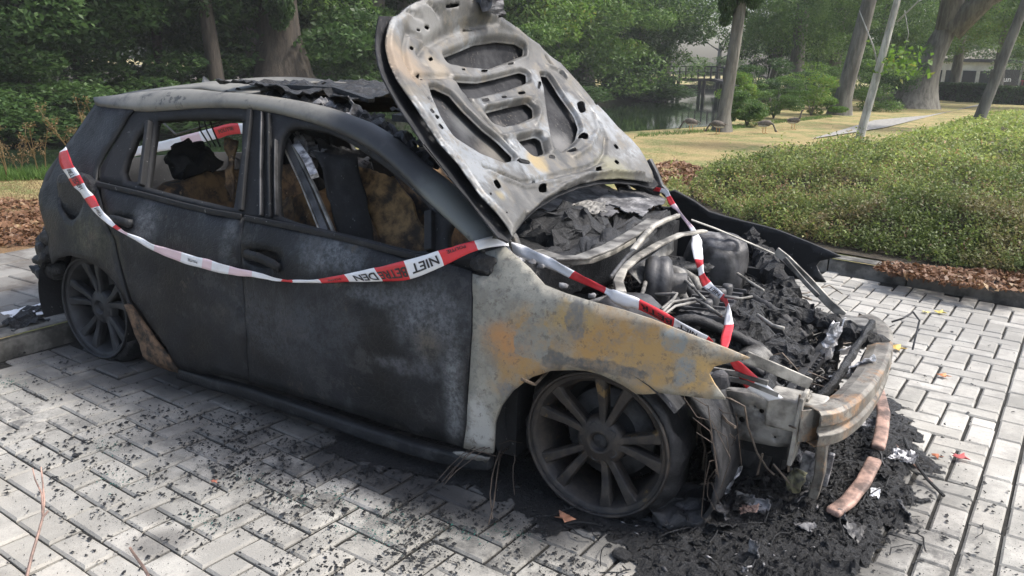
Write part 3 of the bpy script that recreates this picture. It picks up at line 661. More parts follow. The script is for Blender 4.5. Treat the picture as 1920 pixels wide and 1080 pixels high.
# crumpled strips
def crumple(name, c, ex, ey, parent, mat, n=26, amp=.03, fr=9, seed=0, hole=.0, thick=.004, kind=None, m=None):
    c = np.array(c, float); ex = np.array(ex, float); ey = np.array(ey, float); nn = np.cross(ex, ey); nn /= np.linalg.norm(nn); V = []; m = m or n
    for j in range(m+1):
        for i in range(n+1):
            a, b = i/n*2-1, j/m*2-1; p = c+ex*a+ey*b
            h = noise.fractal(Vector((p[0]*fr+seed, p[1]*fr, p[2]*fr)), .5, 2.2, 5); g = noise.noise_vector(Vector((p[0]*fr+9, p[1]*fr+seed, p[2]*fr)))
            V.append(p+nn*h*amp+np.array(g)*amp*.8)
    F = []
    for j in range(m):
        for i in range(n):
            a, b = (i+.5)/n*2-1, (j+.5)/m*2-1
            e = max(abs(a), abs(b)); q = noise.noise(Vector((i*.33+seed, j*.33, 4.)))
            if e > .62+.38*noise.noise(Vector((a*2.5+seed, b*2.5, 1)))+.3 or q < -1+hole*2-.35: continue
            k = j*(n+1)+i; F.append((k, k+1, k+n+2, k+n+1))
    o = obj(name, V, F, mat, parent, False); solid(o, thick)
    if kind: o['kind'] = kind
    return o
# burnt headlining and sun-roof frame along the roof opening
rr = railin
for i, (k0, k1, w, m, sd) in enumerate(((4, 6, .06, 'char', 1), (5, 8, .05, 'ash', 2), (7, 10, .05, 'char', 3), (9, 12, .05, 'ash', 4), (10, 13, .07, 'char', 6))):
    a, b = rr[k0], rr[k1]; crumple('roof_lining_remains', (a+b)/2+np.array([0, .03, .012]), (b-a)/2*1.15, (0, w, .012), car, MT[m], 30, .035, 14, sd, m=8)
a = railin[5]; b = railin[9]
crumple('sunroof_frame_remains', ((a[0]+b[0])/2-.1, -.05, a[2]+.045), ((b[0]-a[0])/2+.1, 0, -.02), (0, .5, 0), car, MT['char'], 40, .022, 9, 11, .38)
mb = MB()
yy = lambda z: 0
mb.bar([(a[0]-.1, .44, a[2]+.05), (b[0]-.1, .46, a[2]+.045), (b[0]+.25, .5, b[2]+.02), (b[0]+.7, .58, b[2]-.20)], .05, .02)
mb.bar([(a[0]-.05, -.40, a[2]+.052), (a[0]+.35, -.40, a[2]+.052), (b[0]+.05, -.4, b[2]+.05)], .04, .016)
hd = [(b[0]+.32+.05*(1-(t*t)), t*.56, b[2]+.02-.02*t*t) for t in np.linspace(-1, 1, 9)]; mb.bar(hd, .09, .025)
mb.build('roof_cross_member', MT['char'], car)
crumple('header_remains', (b[0]+.30, 0, b[2]+.02), (.09, 0, -.02), (0, .52, 0), car, MT['charfine'], 14, .03, 9, 21, .1, m=60)
crumple('windscreen_top_remains', (b[0]+.42, -.05, b[2]-.10), (.12, 0, -.09), (0, .45, 0), car, MT['char'], 16, .03, 8, 23, .25, m=50)

# --- interior
mb = MB(); mb.box((-.3, 0, .12), (1.35, .58, .03)); mb.box((.98, 0, .42), (.03, .78, .30)); mb.box((-1.45, 0, .5), (.03, .7, .2)); mb.build('floor_pan', MT['inner'], car)
def seat(x, y, name, lean=.35, back=.5, w=.24, mat='foam', bench=False):
    root = bpy.data.objects.new(name, None); link(root, car)
    R = Matrix.Rotation(-lean, 3, 'Y')
    V, F = superell((x+.22, y, .30), (.27, w, .09), .45, 30, 16, None, .02, 9, x); obj('seat_base', V, F, MT[mat], root, True)
    V, F = superell(Vector((x, y, .36))+R @ Vector((0, 0, back*.55)), (.075, w, back*.55), .4, 30, 26, R, .022, 8, y+3); obj('seat_back', V, F, MT[mat], root, True)
    c = Vector((x, y, .36))+R @ Vector((-.01, 0, back*1.18)); V, F = superell(c, (.05, .13, .08), .6, 18, 12, R, .015, 12, y); obj('head_restraint', V, F, MT['char'], root, True)
    for s in (-1, 1): mb = MB(); mb.tube([Vector((x, y+s*.06, .36))+R @ Vector((0, 0, back*1.0)), c], .008, 6); mb.build('restraint_post', MT['dsteel'], root)
    return root
seat(.02, -.38, 'front_seat', .30, .52); seat(.02, .38, 'front_seat', .30, .52)
root = bpy.data.objects.new('rear_bench', None); link(root, car); R = Matrix.Rotation(-.35, 3, 'Y')
V, F = superell((-.62, 0, .32), (.25, .62, .10), .4, 50, 18, None, .025, 8, 5); obj('seat_base', V, F, MT['foam'], root, True)
V, F = superell((-.98, 0, .58), (.08, .62, .30), .4, 60, 30, R, .03, 7, 6); obj('seat_back', V, F, MT['foam'], root, True)
for y in (-.36, .36):
    V, F = superell((-1.08, y, .93), (.045, .13, .085), .7, 40, 26, R, .04, 15, y); obj('head_restraint', V, F, MT['inner'], root, True)
# scorched inside faces of the far doors and door pocket of the near one
crumple('scorched_door_card', (.45, .80, .58), (.42, 0, 0), (0, .0, .22), car, MT['foampale'], 30, .02, 7, 31)
crumple('scorched_door_card', (-.5, .80, .60), (.32, 0, 0), (0, .0, .2), car, MT['foam'], 30, .02, 7, 33)
def ipx(px, py, y): return at(px, py, 1, y)
# near front-door inner sheets seen through the window opening (rusty insulation)
def quadpx(name, pxs, y, mat, parent, sub=12, amp=.02, fr=9, seed=0, thick=.01):
    ys = y if isinstance(y, (list, tuple)) else [y]*4; C = [at(p[0], p[1], 1, yv) for p, yv in zip(pxs, ys)]; V = []
    for j in range(sub+1):
        for i in range(sub+1):
            u, v = i/sub, j/sub; p = C[0]*(1-u)*(1-v)+C[1]*u*(1-v)+C[2]*u*v+C[3]*(1-u)*v
            V.append(p+np.array(noise.noise_vector(Vector((p[0]*fr+seed, p[1]*fr, p[2]*fr))))*amp+np.array(noise.noise_vector(Vector((p[0]*fr*3+seed, p[1]*fr*3, p[2]*fr*3))))*amp*.3)
    F = [(j*(sub+1)+i, j*(sub+1)+i+1, (j+1)*(sub+1)+i+1, (j+1)*(sub+1)+i) for j in range(sub) for i in range(sub)]
    o = obj(name, V, F, mat, parent, True); solid(o, thick); return o
quadpx('collapsed_seat_cover', [(668, 312), (745, 330), (845, 505), (715, 470)], [-.42, -.42, -.52, -.52], MT['foampale'], car, 20, .022, 9, 3)
quadpx('collapsed_seat_cover', [(735, 322), (790, 372), (835, 470), (770, 420)], [-.36, -.3, -.42, -.40], MT['foam'], car, 16, .03, 9, 13)
quadpx('collapsed_seat_cover', [(603, 370), (640, 392), (692, 470), (600, 450)], [-.5, -.45, -.5, -.55], MT['foampale'], car, 16, .02, 14, 5)
quadpx('charred_airbag', [(588, 285), (668, 290), (706, 470), (640, 455)], [-.62, -.5, -.56, -.66], MT['inner'], car, 16, .02, 9, 7)
quadpx('charred_airbag', [(590, 262), (690, 285), (700, 345), (610, 340)], [-.55, -.35, -.35, -.5], MT['char'], car, 20, .03, 10, 9)
quadpx('collapsed_seat_cover', [(522, 380), (552, 365), (572, 425), (520, 420)], [-.5, -.5, -.6, -.6], MT['foam'], car, 12, .02, 14, 8)
quadpx('collapsed_seat_cover', [(426, 262), (447, 262), (440, 385), (424, 350)], [-.45, -.45, -.55, -.55], MT['foam'], car, 12, .02, 14, 18)
for a, b, w, m in (((527, 262), (600, 432), .007, 'steel2'), ((536, 262), (612, 436), .028, 'dsteel'), ((550, 272), (628, 440), .010, 'steel'), ((556, 270), (590, 330), .03, 'alu')):
    mb = MB(); mb.bar([at(a[0], a[1], 1, -.60), at((a[0]+b[0])/2+3, (a[1]+b[1])/2, 1, -.66), at(b[0], b[1], 1, -.76)], .02, w, (1, 0, 0)); bevel(mb.build('seat_belt_rail', MT[m], car), .002)
crumple('melted_trim', at(566, 290, 1, -.58), (.05, 0, -.06), (0, .02, .05), car, MT['ash'], 14, .02, 20, 41)
crumple('melted_trim', at(590, 278, 1, -.50), (.07, 0, .0), (0, .03, .01), car, MT['ash'], 14, .012, 20, 43)
crumple('melted_trim', at(650, 292, 1, -.40), (.12, 0, -.03), (0, .03, .02), car, MT['ash'], 16, .015, 14, 44)
# rear window grid wires
mb = MB()
for k in range(3):
    mb.tube([at(372+10*k, 222, 1, -.2), at(376+12*k, 245, 1, -.2), at(395+9*k, 275, 1, -.25)], .004, 5)
mb.tube([at(300, 225, 1, .3), at(330, 252, 1, .2), at(372, 240, 1, .1), at(430, 224, 1, .1)], .006, 5)
mb.build('hanging_wires', MT['char'], car, kind='stuff')
# dashboard
V, F = superell((.78, 0, .66), (.22, .70, .13), .5, 70, 30, None, .06, 7, 3); obj('dashboard', V, F, MT['char'], car, True)
mb = MB(); a = Vector((.48, .36, .74)); Rw = Matrix.Rotation(-.45, 3, 'Y')
mb.tube([a+Rw @ Vector((0, cos(t)*.18, sin(t)*.18)) for t in np.linspace(0, 2*pi, 25)], .011, 7, False); mb.tube([a, (.75, .36, .62)], .03, 8)
for t in (0, 2.1, 4.2): mb.tube([a, a+Rw @ Vector((0, cos(t)*.18, sin(t)*.18))], .008, 6)
mb.build('steering_wheel', MT['char'], car, True)

# --- front wing
fo = [(886, 513), (900, 517), (916, 518), (925, 508), (923, 492), (909, 473), (947, 462), (971, 482), (991, 500), (1020, 533), (1063, 550), (1120, 568), (1170, 582), (1220, 598), (1303, 631), (1370, 657), (1405, 672), (1368, 680), (1340, 687), (1329, 702), (1340, 722), (1360, 749), (1330, 748), (1298, 744), (1240, 737), (1194, 738),
      (1165, 720), (1125, 701), (1100, 695), (1077, 693), (1036, 694), (999, 706), (961, 732), (939, 761), (927, 795), (924, 850), (900, 848), (869, 840), (875, 794), (881, 697), (886, 620), (887, 560)]
wing = panel('front_wing', fo, [], MT['fender'], car, .03, .014, lambda x, z: .002*noise.noise(Vector((x*9, 5, z*9)))+.010*max(0, 1-abs(math.hypot(x-1.31, z-.24)-.31)/.035), mirror=True)
mb = MB()
for p in ((1003, 507), (985, 500), (1045, 544), (1100, 563)):
    c = side(*p); V, F = superell(c+np.array([0, .04, .005]), (.013, .012, .007), .6, 10, 6, amp=.008, fr=40); mb.add(V, F)
mb.build('melted_plastic_drops', MT['ash'], wing, True, kind='stuff')
# wing strut that pokes forward
mb = MB(); mb.bar([at(1398, 668, 1, -.62), at(1450, 690, 1, -.58), at(1519, 720, 1, -.52)], .012, .035, (0, 0, 1)); bevel(mb.build('wing_stay', MT['steel2'], car), .002)
# wheel housings
for cx in (1.31, -1.31):
    for sg in (-1, 1):
        V = []; n = 26; prof = [(.345, -.86), (.35, -.60), (.30, -.50), (.05, -.49)]
        for i in range(n+1):
            a = (radians(38) if cx > 0 else -pi*.12)+(pi*1.12-(radians(38) if cx > 0 else -pi*.12))*i/n
            for r, y in prof: V.append((cx+cos(a)*r, -sg*-1*y*1.0 if sg > 0 else y, max(.27+sin(a)*r*.86, .03)))
        V = [(x, abs(y)*sg, z) for x, y, z in V]
        obj('wheel_housing', V, [(i*4+k, i*4+k+1, i*4+4+k+1, i*4+4+k) for i in range(n) for k in range(3)], MT['inner'], car, True)

# --- wheels
def lathe(prof, n=48, c=(0, 0, 0), close=False):
    V = []; F = []; m = len(prof)
    for i in range(n):
        a = 2*pi*i/n
        for r, y in prof: V.append((c[0]+r*cos(a), c[1]+y, c[2]+r*sin(a)))
    for i in range(n):
        for k in range(m-1): F.append((i*m+k, i*m+k+1, ((i+1) % n)*m+k+1, ((i+1) % n)*m+k))
    return V, F
def wheel(x, y, z, sg, mat, fs=78, tr=.30, steer=0.):
    root = bpy.data.objects.new('wheel', None); link(root, car)
    def T(v):
        a, b, c = v
        return (x+a*cos(steer)+b*sin(steer)*sg, (y-sg*(a*sin(steer))*0)+b*(-sg), z+c)
    def add(name, V, F, m, sm=True, bv=0, par=None):
        o = obj(name, [T(v) for v in V], F if sg < 0 else [f[::-1] for f in F], m, par or root, sm)
        if bv: bevel(o, bv)
        return o
    V, F = lathe([(.238, .002), (.245, -.004), (.249, .002), (.240, .014), (.226, .010), (.222, .018), (.210, .034), (.200, .09), (.198, .17), (.22, .20), (.235, .205)], 64)
    rim = add('rim', V, F, MT[mat]); solid(rim, .004, 0)
    V, F = lathe([(.001, .045), (.03, .045), (.031, .030), (.036, .026), (.042, .028), (.070, .034), (.082, .042), (.086, .07)], 40); add('hub', V, F, MT[mat], par=rim)
    V, F = lathe([(.001, .040), (.022, .040), (.026, .046)], 24); add('centre_cap', V, F, MT['rubber'], par=rim)
    for k in range(5):
        base = radians(fs+72*k)
        for s in (-1, 1):
            rows = [(.042, .013, .030, s*.10), (.085, .0150, .034, s*.17), (.13, .0165, .030, s*.195), (.18, .0195, .020, s*.215), (.218, .025, .016, s*.23), (.234, .029, .020, s*.235)]; V = []
            for r, hw_, yy, da in rows:
                a = base+da; cx, cz = r*cos(a), r*sin(a); tx, tz = -sin(a), cos(a)
                V += [(cx-tx*hw_, yy+.012, cz-tz*hw_), (cx-tx*hw_*.72, yy, cz-tz*hw_*.72), (cx+tx*hw_*.72, yy+.002, cz+tz*hw_*.72), (cx+tx*hw_, yy+.016, cz+tz*hw_), (cx+tx*hw_*.8, yy+.045, cz+tz*hw_*.8), (cx-tx*hw_*.8, yy+.045, cz-tz*hw_*.8)]
            n = 6; F = [(i*n+j, i*n+(j+1) % n, (i+1)*n+(j+1) % n, (i+1)*n+j) for i in range(len(rows)-1) for j in range(n)]+[tuple(range(n))[::-1]]
            add('spoke', V, F, MT[mat], False, .003, rim)
        a = base+radians(36); V, F = lathe([(.001, .05), (.009, .05), (.010, .034), (.014, .030), (.017, .034)], 14, (.055*cos(a), 0, .055*sin(a))); add('wheel_bolt', V, F, MT['rubber'], par=rim)
    V, F = lathe([(.06, .12), (.155, .12), (.157, .13), (.155, .145), (.06, .145)], 48); add('brake_disc', V, F, MT['dsteel'])
    V, F = lathe([(.001, .10), (.09, .10), (.10, .16), (.19, .19), (.19, .24), (.001, .26)], 30); add('brake_backplate', V, F, MT['inner'])
    mb_ = []; n = 90; prof = [(.215, .03), (.236, .012), (.25, .008), (tr-.02, .014), (tr-.006, .03), (tr, .05), (tr, .16), (tr-.01, .19), (tr-.04, .205), (.225, .20), (.215, .17)]
    V = []
    for i in range(n):
        a = 2*pi*i/n; sag = max(0, -sin(a)-.2)
        for j, (r, yy) in enumerate(prof):
            q = noise.noise(Vector((cos(a)*2.5+x, sin(a)*2.5, j*.4)))*.020+noise.noise(Vector((cos(a)*9+x, sin(a)*9, j*.9)))*.012
            rr_ = r+(q if r > .24 else 0); zz = sin(a)*rr_; xx = cos(a)*rr_; f = -z+.006
            if zz < f:
                yy = yy-(f-zz)*(.7 if yy < .1 else -.5); zz = f+.001*j*.2
            V.append((xx, yy, zz))
    m = len(prof); F = [(i*m+k, i*m+k+1, ((i+1) % n)*m+k+1, ((i+1) % n)*m+k) for i in range(n) for k in range(m-1)]
    add('tyre', V, F, MT['rubber'])
    return root
fw_ = wheel(1.31, -.795, .250, -1, 'rim', 78, .276)
rw_ = wheel(-1.31, -.80, .25, -1, 'rimdark', 96, .29)
wheel(1.31, .80, .245, 1, 'rimdark', 60); wheel(-1.31, .80, .25, 1, 'rimdark', 60)
# collapsed outer carcass and cords of the front tyre
V, F = superell((1.58, -.68, .045), (.09, .11, .05), .7, 60, 30, None, .035, 14, 4); obj('collapsed_tyre_tread', V, F, MT['rubber'], fw_, True)
V = []; n = 40
for i in range(n+1):
    a = radians(62-132*i/n)
    for j in range(9):
        r = .33+.05*sin(pi*i/n)+.012*noise.noise(Vector((i*.3, j*.8, 0))); yv = -.755+.25*j/8; V.append((1.31+r*cos(a)*(1+.12*max(0, -sin(a))), yv+.02*noise.noise(Vector((i*.2, j*.5, 7))), max(.245+r*sin(a), .012+.02*noise.noise(Vector((i*.5, j, 3)))+.01)))
o = obj('loose_tread', V, [(i*9+j, i*9+j+1, i*9+j+10, i*9+j+9) for i in range(n) for j in range(8)], MT['rubber'], fw_, True); solid(o, .012)
mb = MB(); rng = random.Random(4)
for i in range(9):
    a0 = radians(rng.uniform(20, 62)); yb = rng.uniform(-.80, -.62); P = []
    for k in range(7):
        a = a0-k*radians(rng.uniform(6, 11)); r = .35+.03*sin(k*1.1+i)+.010*k; P.append((1.31+r*cos(a), yb+.008*rng.gauss(0, 1), max(.02, .245+r*sin(a))))
    mb.tube(P, .0016, 4)
for i in range(7):
    b = side(915, 862)+np.array([.03, .06, .03]); P = [b+np.array([rng.gauss(0, .02), rng.gauss(0, .03), rng.gauss(0, .01)])]; d = np.array([rng.uniform(-.03, .035), -rng.uniform(.01, .05), .005])
    for k in range(6): P.append(np.maximum(P[-1]+d+np.array([rng.gauss(0, .007), rng.gauss(0, .006), -.012*k+.01]), [-9, -9, .004]))
    mb.tube(P, .0018, 4)
mb.build('tyre_cords', MT['wiredark'], fw_, kind='stuff')

# --- bonnet
sk = [(716, 25), (711, 50), (709, 76), (710, 100), (713, 120), (720, 142), (731, 164), (758, 210), (797, 268), (843, 327), (882, 373), (913, 412), (938, 444), (955, 452), (968, 434), (985, 411), (1012, 387), (1050, 364), (1087, 349), (1125, 341), (1162, 339), (1200, 343), (1228, 351), (1238, 343), (1222, 318), (1207, 292), (1187, 266),
      (1162, 242), (1140, 214), (1119, 195), (1088, 155), (1053, 115), (1014, 80), (976, 50), (944, 28), (905, 4), (870, -14), (835, -18), (800, -6), (775, 4), (760, 14), (749, 26)]
fr_ = [(745, 30), (734, 34), (728, 48), (721, 78), (722, 100), (726, 120), (742, 156), (777, 206), (816, 268), (855, 311), (898, 373), (929, 404), (948, 430), (957, 447), (968, 430), (985, 407), (1012, 384), (1050, 361), (1087, 346), (1125, 338), (1162, 336), (1200, 340), (1222, 345), (1224, 330), (1212, 306), (1198, 282), (1180, 262),
       (1157, 241), (1134, 215), (1111, 192), (1082, 157), (1048, 119), (1010, 84), (972, 55), (940, 33), (903, 9), (868, -8), (835, -12), (802, -2), (778, 6), (763, 15), (753, 24)]
H = [[(830, 109), (851, 102), (890, 87), (929, 81), (964, 84), (979, 93), (978, 104), (944, 117), (909, 129), (867, 126), (836, 121)],
     [(853, 154), (898, 156), (929, 150), (972, 137), (984, 141), (985, 156), (952, 167), (913, 177), (882, 185), (866, 178)],
     [(906, 214), (952, 204), (985, 196), (996, 205), (997, 220), (968, 231), (937, 238), (919, 232)],
     [(968, 268), (1003, 260), (1012, 265), (1018, 287), (1003, 292), (991, 291)],
     [(803, 171), (816, 169), (843, 182), (867, 210), (898, 241), (933, 268), (958, 293), (957, 301), (933, 305), (890, 288), (847, 261), (828, 233), (812, 198)],
     [(1011, 145), (1026, 146), (1049, 183), (1073, 218), (1082, 240), (1077, 261), (1057, 280), (1042, 285), (1034, 272), (1028, 226), (1020, 175)]]
def rounded(h):
    A_ = np.array(h, float); c = A_.mean(0); d = A_-c; L = np.linalg.norm(d, axis=1)[:, None]; A_ = A_+d/L*2.6
    return smoothpoly(smoothpoly([tuple(q) for q in densify([tuple(a) for a in A_], 9)], 1), 1)
H = [rounded(h) for h in H]
slots = [(875, 60, 8, 2, 8), (903, 139, 6, 2.4, -10), (864, 137, 3, 1.6, 0), (952, 125, 6, 2.4, -12), (905, 194, 7, 2.6, -5), (940, 188, 5, 2, -5), (973, 180, 7, 2.8, -8), (1006, 165, 2.6, 7, 10), (781, 152, 3, 7, -20), (803, 217, 5, 3.4, 50), (812, 228, 4, 3, 50), (819, 246, 6, 3.4, 50),
         (766, 98, 4, 3.2, 30), (795, 59, 4.5, 3, 30), (779, 64, 3.5, 2, 20), (802, 118, 4.5, 3.4, -30), (1028, 248, 3, 3, 0), (1085, 206, 7, 11, -20), (1090, 260, 8, 6, 10), (1066, 287, 10, 3.6, -10), (975, 309, 13, 4, 12), (1029, 300, 6, 3, 5), (1113, 196, 4, 6, -25), (925, 353, 5, 9, -32), (1011, 360, 8, 7.5, 0), (1115, 325, 7.5, 5.5, 0), (1151, 309, 4.5, 3, 40), (1035, 280, 2.6, 6, -10), (843, 18, 13, 3.4, -8), (1150, 280, 5, 3, 50), (912, 372, 2, 2.4, 0), (942, 407, 1.6, 1.6, 0), (1000, 345, 3, 1.2, 0), (835, 204, 2, 2, 0), (845, 255, 2, 2, 0)]
SL = []
for (cx, cy, a, b, an) in slots:
    an = radians(an); e = []
    for t in np.linspace(0, 2*pi, 13)[:-1]:
        ct, st_ = math.copysign(abs(cos(t))**.6, cos(t)), math.copysign(abs(sin(t))**.6, sin(t)); e.append((cx+a*ct*cos(an)-b*st_*sin(an), cy+a*ct*sin(an)+b*st_*cos(an)))
    SL.append(e)
ys = lambda pts: [hoodys(*p) for p in pts]
bonnet = bpy.data.objects.new('bonnet', None); link(bonnet, car)
skO = ys(sk); V, F = cdt(skO, [], .035)
P = [hoodpos(y, s, -.012-.02*min(1, dist_poly(np.array([[y, s]]), skO)[0]/.05)) for y, s in V]
F = [f if (Vector(P[f[1]])-Vector(P[f[0]])).cross(Vector(P[f[2]])-Vector(P[f[0]])).dot(Vector(HN)) > 0 else f[::-1] for f in F]
solid(obj('bonnet_skin', P, F, MT['hoodskin'], bonnet, True), .006)
frO = ys(fr_); HH = [ys(h) for h in H]; SS = [ys(s) for s in SL]
# dark gap behind the slots: same frame kept slightly above the skin
def rings(poly, offs, step=.009):
    D = np.array(densify(poly, step)); T = np.roll(D, -1, 0)-np.roll(D, 1, 0); T /= np.maximum(np.linalg.norm(T, axis=1), 1e-9)[:, None]; N = np.stack([T[:, 1], -T[:, 0]], 1)
    if insideN(D+N*.003, poly).mean() > .5: N = -N
    return np.concatenate([D+N*o_ for o_ in offs])
EXR = np.concatenate([rings(h, (.003, .0065, .011, .016, .022, .029)) for h in HH]+[-0+rings(frO, (-.008, -.018, -.03))])
def cdt2(outer, holes, step, extra, keep):
    outer = densify(outer, step); holes = [densify(h, step) for h in holes]; P = []; E = []
    for lp in [outer]+holes: b = len(P); P += lp; E += [(b+i, b+(i+1) % len(lp)) for i in range(len(lp))]
    A_ = np.array(outer); gx, gy = np.meshgrid(np.arange(A_[:, 0].min(), A_[:, 0].max(), step), np.arange(A_[:, 1].min(), A_[:, 1].max(), step)); G = np.stack([gx.ravel(), gy.ravel()], 1)
    def ok(G, e):
        m = insideN(G, outer); d = dist_poly(G, outer)
        for h in holes: m &= ~insideN(G, h); d = np.minimum(d, dist_poly(G, h))
        return m & (d > e)
    G = G[ok(G, .003)]; dk = np.full(len(G), 9.)
    for h in keep: dk = np.minimum(dk, dist_poly(G, h))
    G = G[dk > .032]; X = extra[ok(extra, .0022)]
    P += [tuple(g) for g in G]+[tuple(g) for g in X]
    r = geometry.delaunay_2d_cdt([Vector(p) for p in P], E, [], 0, 1e-6); V = [tuple(v) for v in r[0]]; VA = np.array(V); FA = np.array([f[:3] for f in r[2]]); c = VA[FA].mean(1); m = insideN(c, outer)
    for h in holes: m &= ~insideN(c, h)
    return V, [tuple(int(q) for q in f) for f in FA[m]]
V, F = cdt2(frO, HH+SS, .0085, EXR, HH)
A = np.array(V); dO = dist_poly(A, frO); dH = np.full(len(A), 1e9)
for h in HH: dH = np.minimum(dH, dist_poly(A, h))
dS = np.full(len(A), 1e9)
for h in SS: dS = np.minimum(dS, dist_poly(A, h))
def sst(x): x = np.clip(x, 0, 1); return x*x*(3-2*x)
def gline(pts, d0=.0):
    Q = np.array(ys(pts)); B = np.full(len(A), 1e9)
    for a, b in zip(Q[:-1], Q[1:]):
        d = b-a; t = np.clip(((A-a) @ d)/(d @ d), 0, 1); B = np.minimum(B, np.hypot(*(A-a-t[:, None]*d).T))
    return B
hgt = .003+.022*sst((dH-.002)/.012)*(.35+.65*sst(dO/.022))
hgt += -.010*np.exp(-((dH-.012)/.006)**2)*0+.003*np.exp(-((dH-.020)/.004)**2)
for g, w, amp in (([(900, 320), (937, 332), (975, 347), (1005, 343), (1050, 330), (1095, 320), (1118, 308), (1129, 290), (1131, 262), (1120, 235), (1095, 200), (1060, 155), (1020, 112)], .007, -.014),
                  ([(905, 330), (940, 345), (975, 358), (1010, 352), (1055, 340), (1100, 330), (1128, 312)], .007, .009),
                  ([(985, 405), (1015, 378), (1055, 352), (1095, 335), (1140, 326), (1200, 330)], .009, .012),
                  ([(760, 60), (752, 90), (755, 125), (770, 155), (800, 195)], .008, -.012), ([(775, 150), (840, 148), (853, 160), (900, 225), (960, 285)], .010, -.012),
                  ([(800, 90), (830, 70), (870, 55), (930, 42)], .013, -.014), ([(760, 22), (775, 36), (787, 40)], .005, -.012), ([(797, 6), (810, 20), (817, 34)], .005, -.012), ([(757, 64), (770, 72), (787, 78)], .006, -.012), ([(790, 128), (778, 110), (795, 85), (820, 68)], .008, -.010),
                  ([(1024, 130), (1050, 140), (1080, 180), (1105, 215), (1115, 250), (1100, 280), (1070, 300)], .010, .010), ([(905, 205), (960, 192), (1000, 188), (1008, 215), (1000, 240)], .008, .008), ([(940, 262), (990, 250), (1018, 255), (1030, 290)], .008, .008)):
    hgt += 1.5*amp*np.exp(-(gline(g)/w)**2)
hgt = np.maximum(hgt, .003); hgt += .0012*np.array([noise.noise(Vector((a*22, b*22, 0))) for a, b in A])
P = [hoodpos(y, s, float(h)-.006) for (y, s), h in zip(V, hgt)]
F = [f if (Vector(P[f[1]])-Vector(P[f[0]])).cross(Vector(P[f[2]])-Vector(P[f[0]])).dot(Vector(HN)) > 0 else f[::-1] for f in F]
solid(obj('bonnet_inner_frame', P, F, MT['hood'], bonnet, True), .0035)
V, F = superell(hoodpt(905, 8)+HN*.03, (.06, .06, .05), .8, 20, 14, amp=.05, fr=16, seed=2); obj('melted_latch', V, F, MT['ash'], bonnet)
for pts, m in (([(912, 365), (935, 400), (950, 430), (962, 448), (972, 478)], 'hood'), ([(1215, 300), (1228, 325), (1238, 350), (1250, 362)], 'dsteel')):
    yb = -.67 if pts[0][0] < 1000 else .70
    mb = MB(); mb.bar([at(*p, 1, yb) for p in pts], .03, .034, (.7, 0, .7)); bevel(mb.build('hinge', MT[m], bonnet), .006)
crumple('hinge_cover_scrap', at(960, 462, 1, -.68), (.05, 0, -.06), (0, .02, .03), car, MT['white'], 12, .02, 22, 51)

def catmull_(P, k, t, j):
    a, b, c, d = P[max(k-1, 0)][j], P[k][j], P[k+1][j], P[min(k+2, len(P)-1)][j]; return .5*((2*b)+(-a+c)*t+(2*a-5*b+4*c-d)*t*t+(-a+3*b-3*c+d)*t**3)
# --- bulkhead, windscreen fragments and engine bay
crumple('fallen_windscreen', (.70, .28, .865), (.24, 0, -.04), (0, .36, .0), car, MT['ash'], 36, .012, 5, 61, .22)
crumple('fallen_windscreen', (.88, .45, .85), (.12, .02, -.02), (-.03, .26, .0), car, MT['ash'], 26, .012, 6, 63, .3)
crumple('windscreen_strip', (.86, .02, .87), (.05, .08, .0), (-.05, .10, .0), car, MT['steel'], 14, .02, 8, 67, .2)
V, F = superell((.86, -.18, .79), (.12, .24, .08), .7, 40, 20, None, .05, 12, 14); obj('charred_scuttle_heap', V, F, MT['char'], car, False)
V, F = superell((.97, 0, .70), (.10, .66, .10), .5, 70, 20, None, .035, 11, 24); obj('bulkhead', V, F, MT['char'], car, True)
def zp(pts, z): return [gp(p[0], p[1], z) for p in pts]
def barz(name, pts, z, w, h, m, par=None, bv=.006):
    mb = MB(); zz = z if isinstance(z, (list, tuple)) else [z]*len(pts)
    P = [gp(p[0], p[1], q) for p, q in zip(pts, zz)]; mb.bar(P, w, h); return bevel(mb.build(name, MT[m], par or car, True), bv, 2)
def tubez(name, pts, z, r, m, par=None):
    zz = z if isinstance(z, (list, tuple)) else [z]*len(pts); mb = MB(); mb.tube([gp(p[0], p[1], q) for p, q in zip(pts, zz)], r, 8); return mb.build(name, MT[m], par or car, True)
barz('scuttle_panel', [(1005, 470), (1050, 484), (1090, 483), (1140, 464), (1180, 442), (1225, 412)], .80, .055, .008, 'steel', None, .002)
barz('scuttle_flange', [(1040, 492), (1080, 492), (1110, 489), (1150, 473), (1190, 450)], .785, .010, .018, 'steel2', None, .002)
barz('suspension_brace', [(1165, 548), (1159, 528), (1168, 505), (1195, 482), (1235, 458), (1275, 440), (1322, 433)], .76, .032, .012, 'steel2', None, .003)
quadpx('brace_web', [(1172, 508), (1262, 452), (1262, 470), (1200, 535)], [-.22, .25, .25, -.22], MT['steel'], car, 10, .008, 8, 71, .004)
barz('wiper_arm', [(1186, 470), (1205, 446), (1225, 424), (1250, 412), (1272, 404)], [.80, .82, .83, .84, .84], .022, .018, 'steel2')
barz('wiper_linkage', [(1145, 520), (1175, 482), (1215, 448)], .80, .012, .016, 'dsteel')
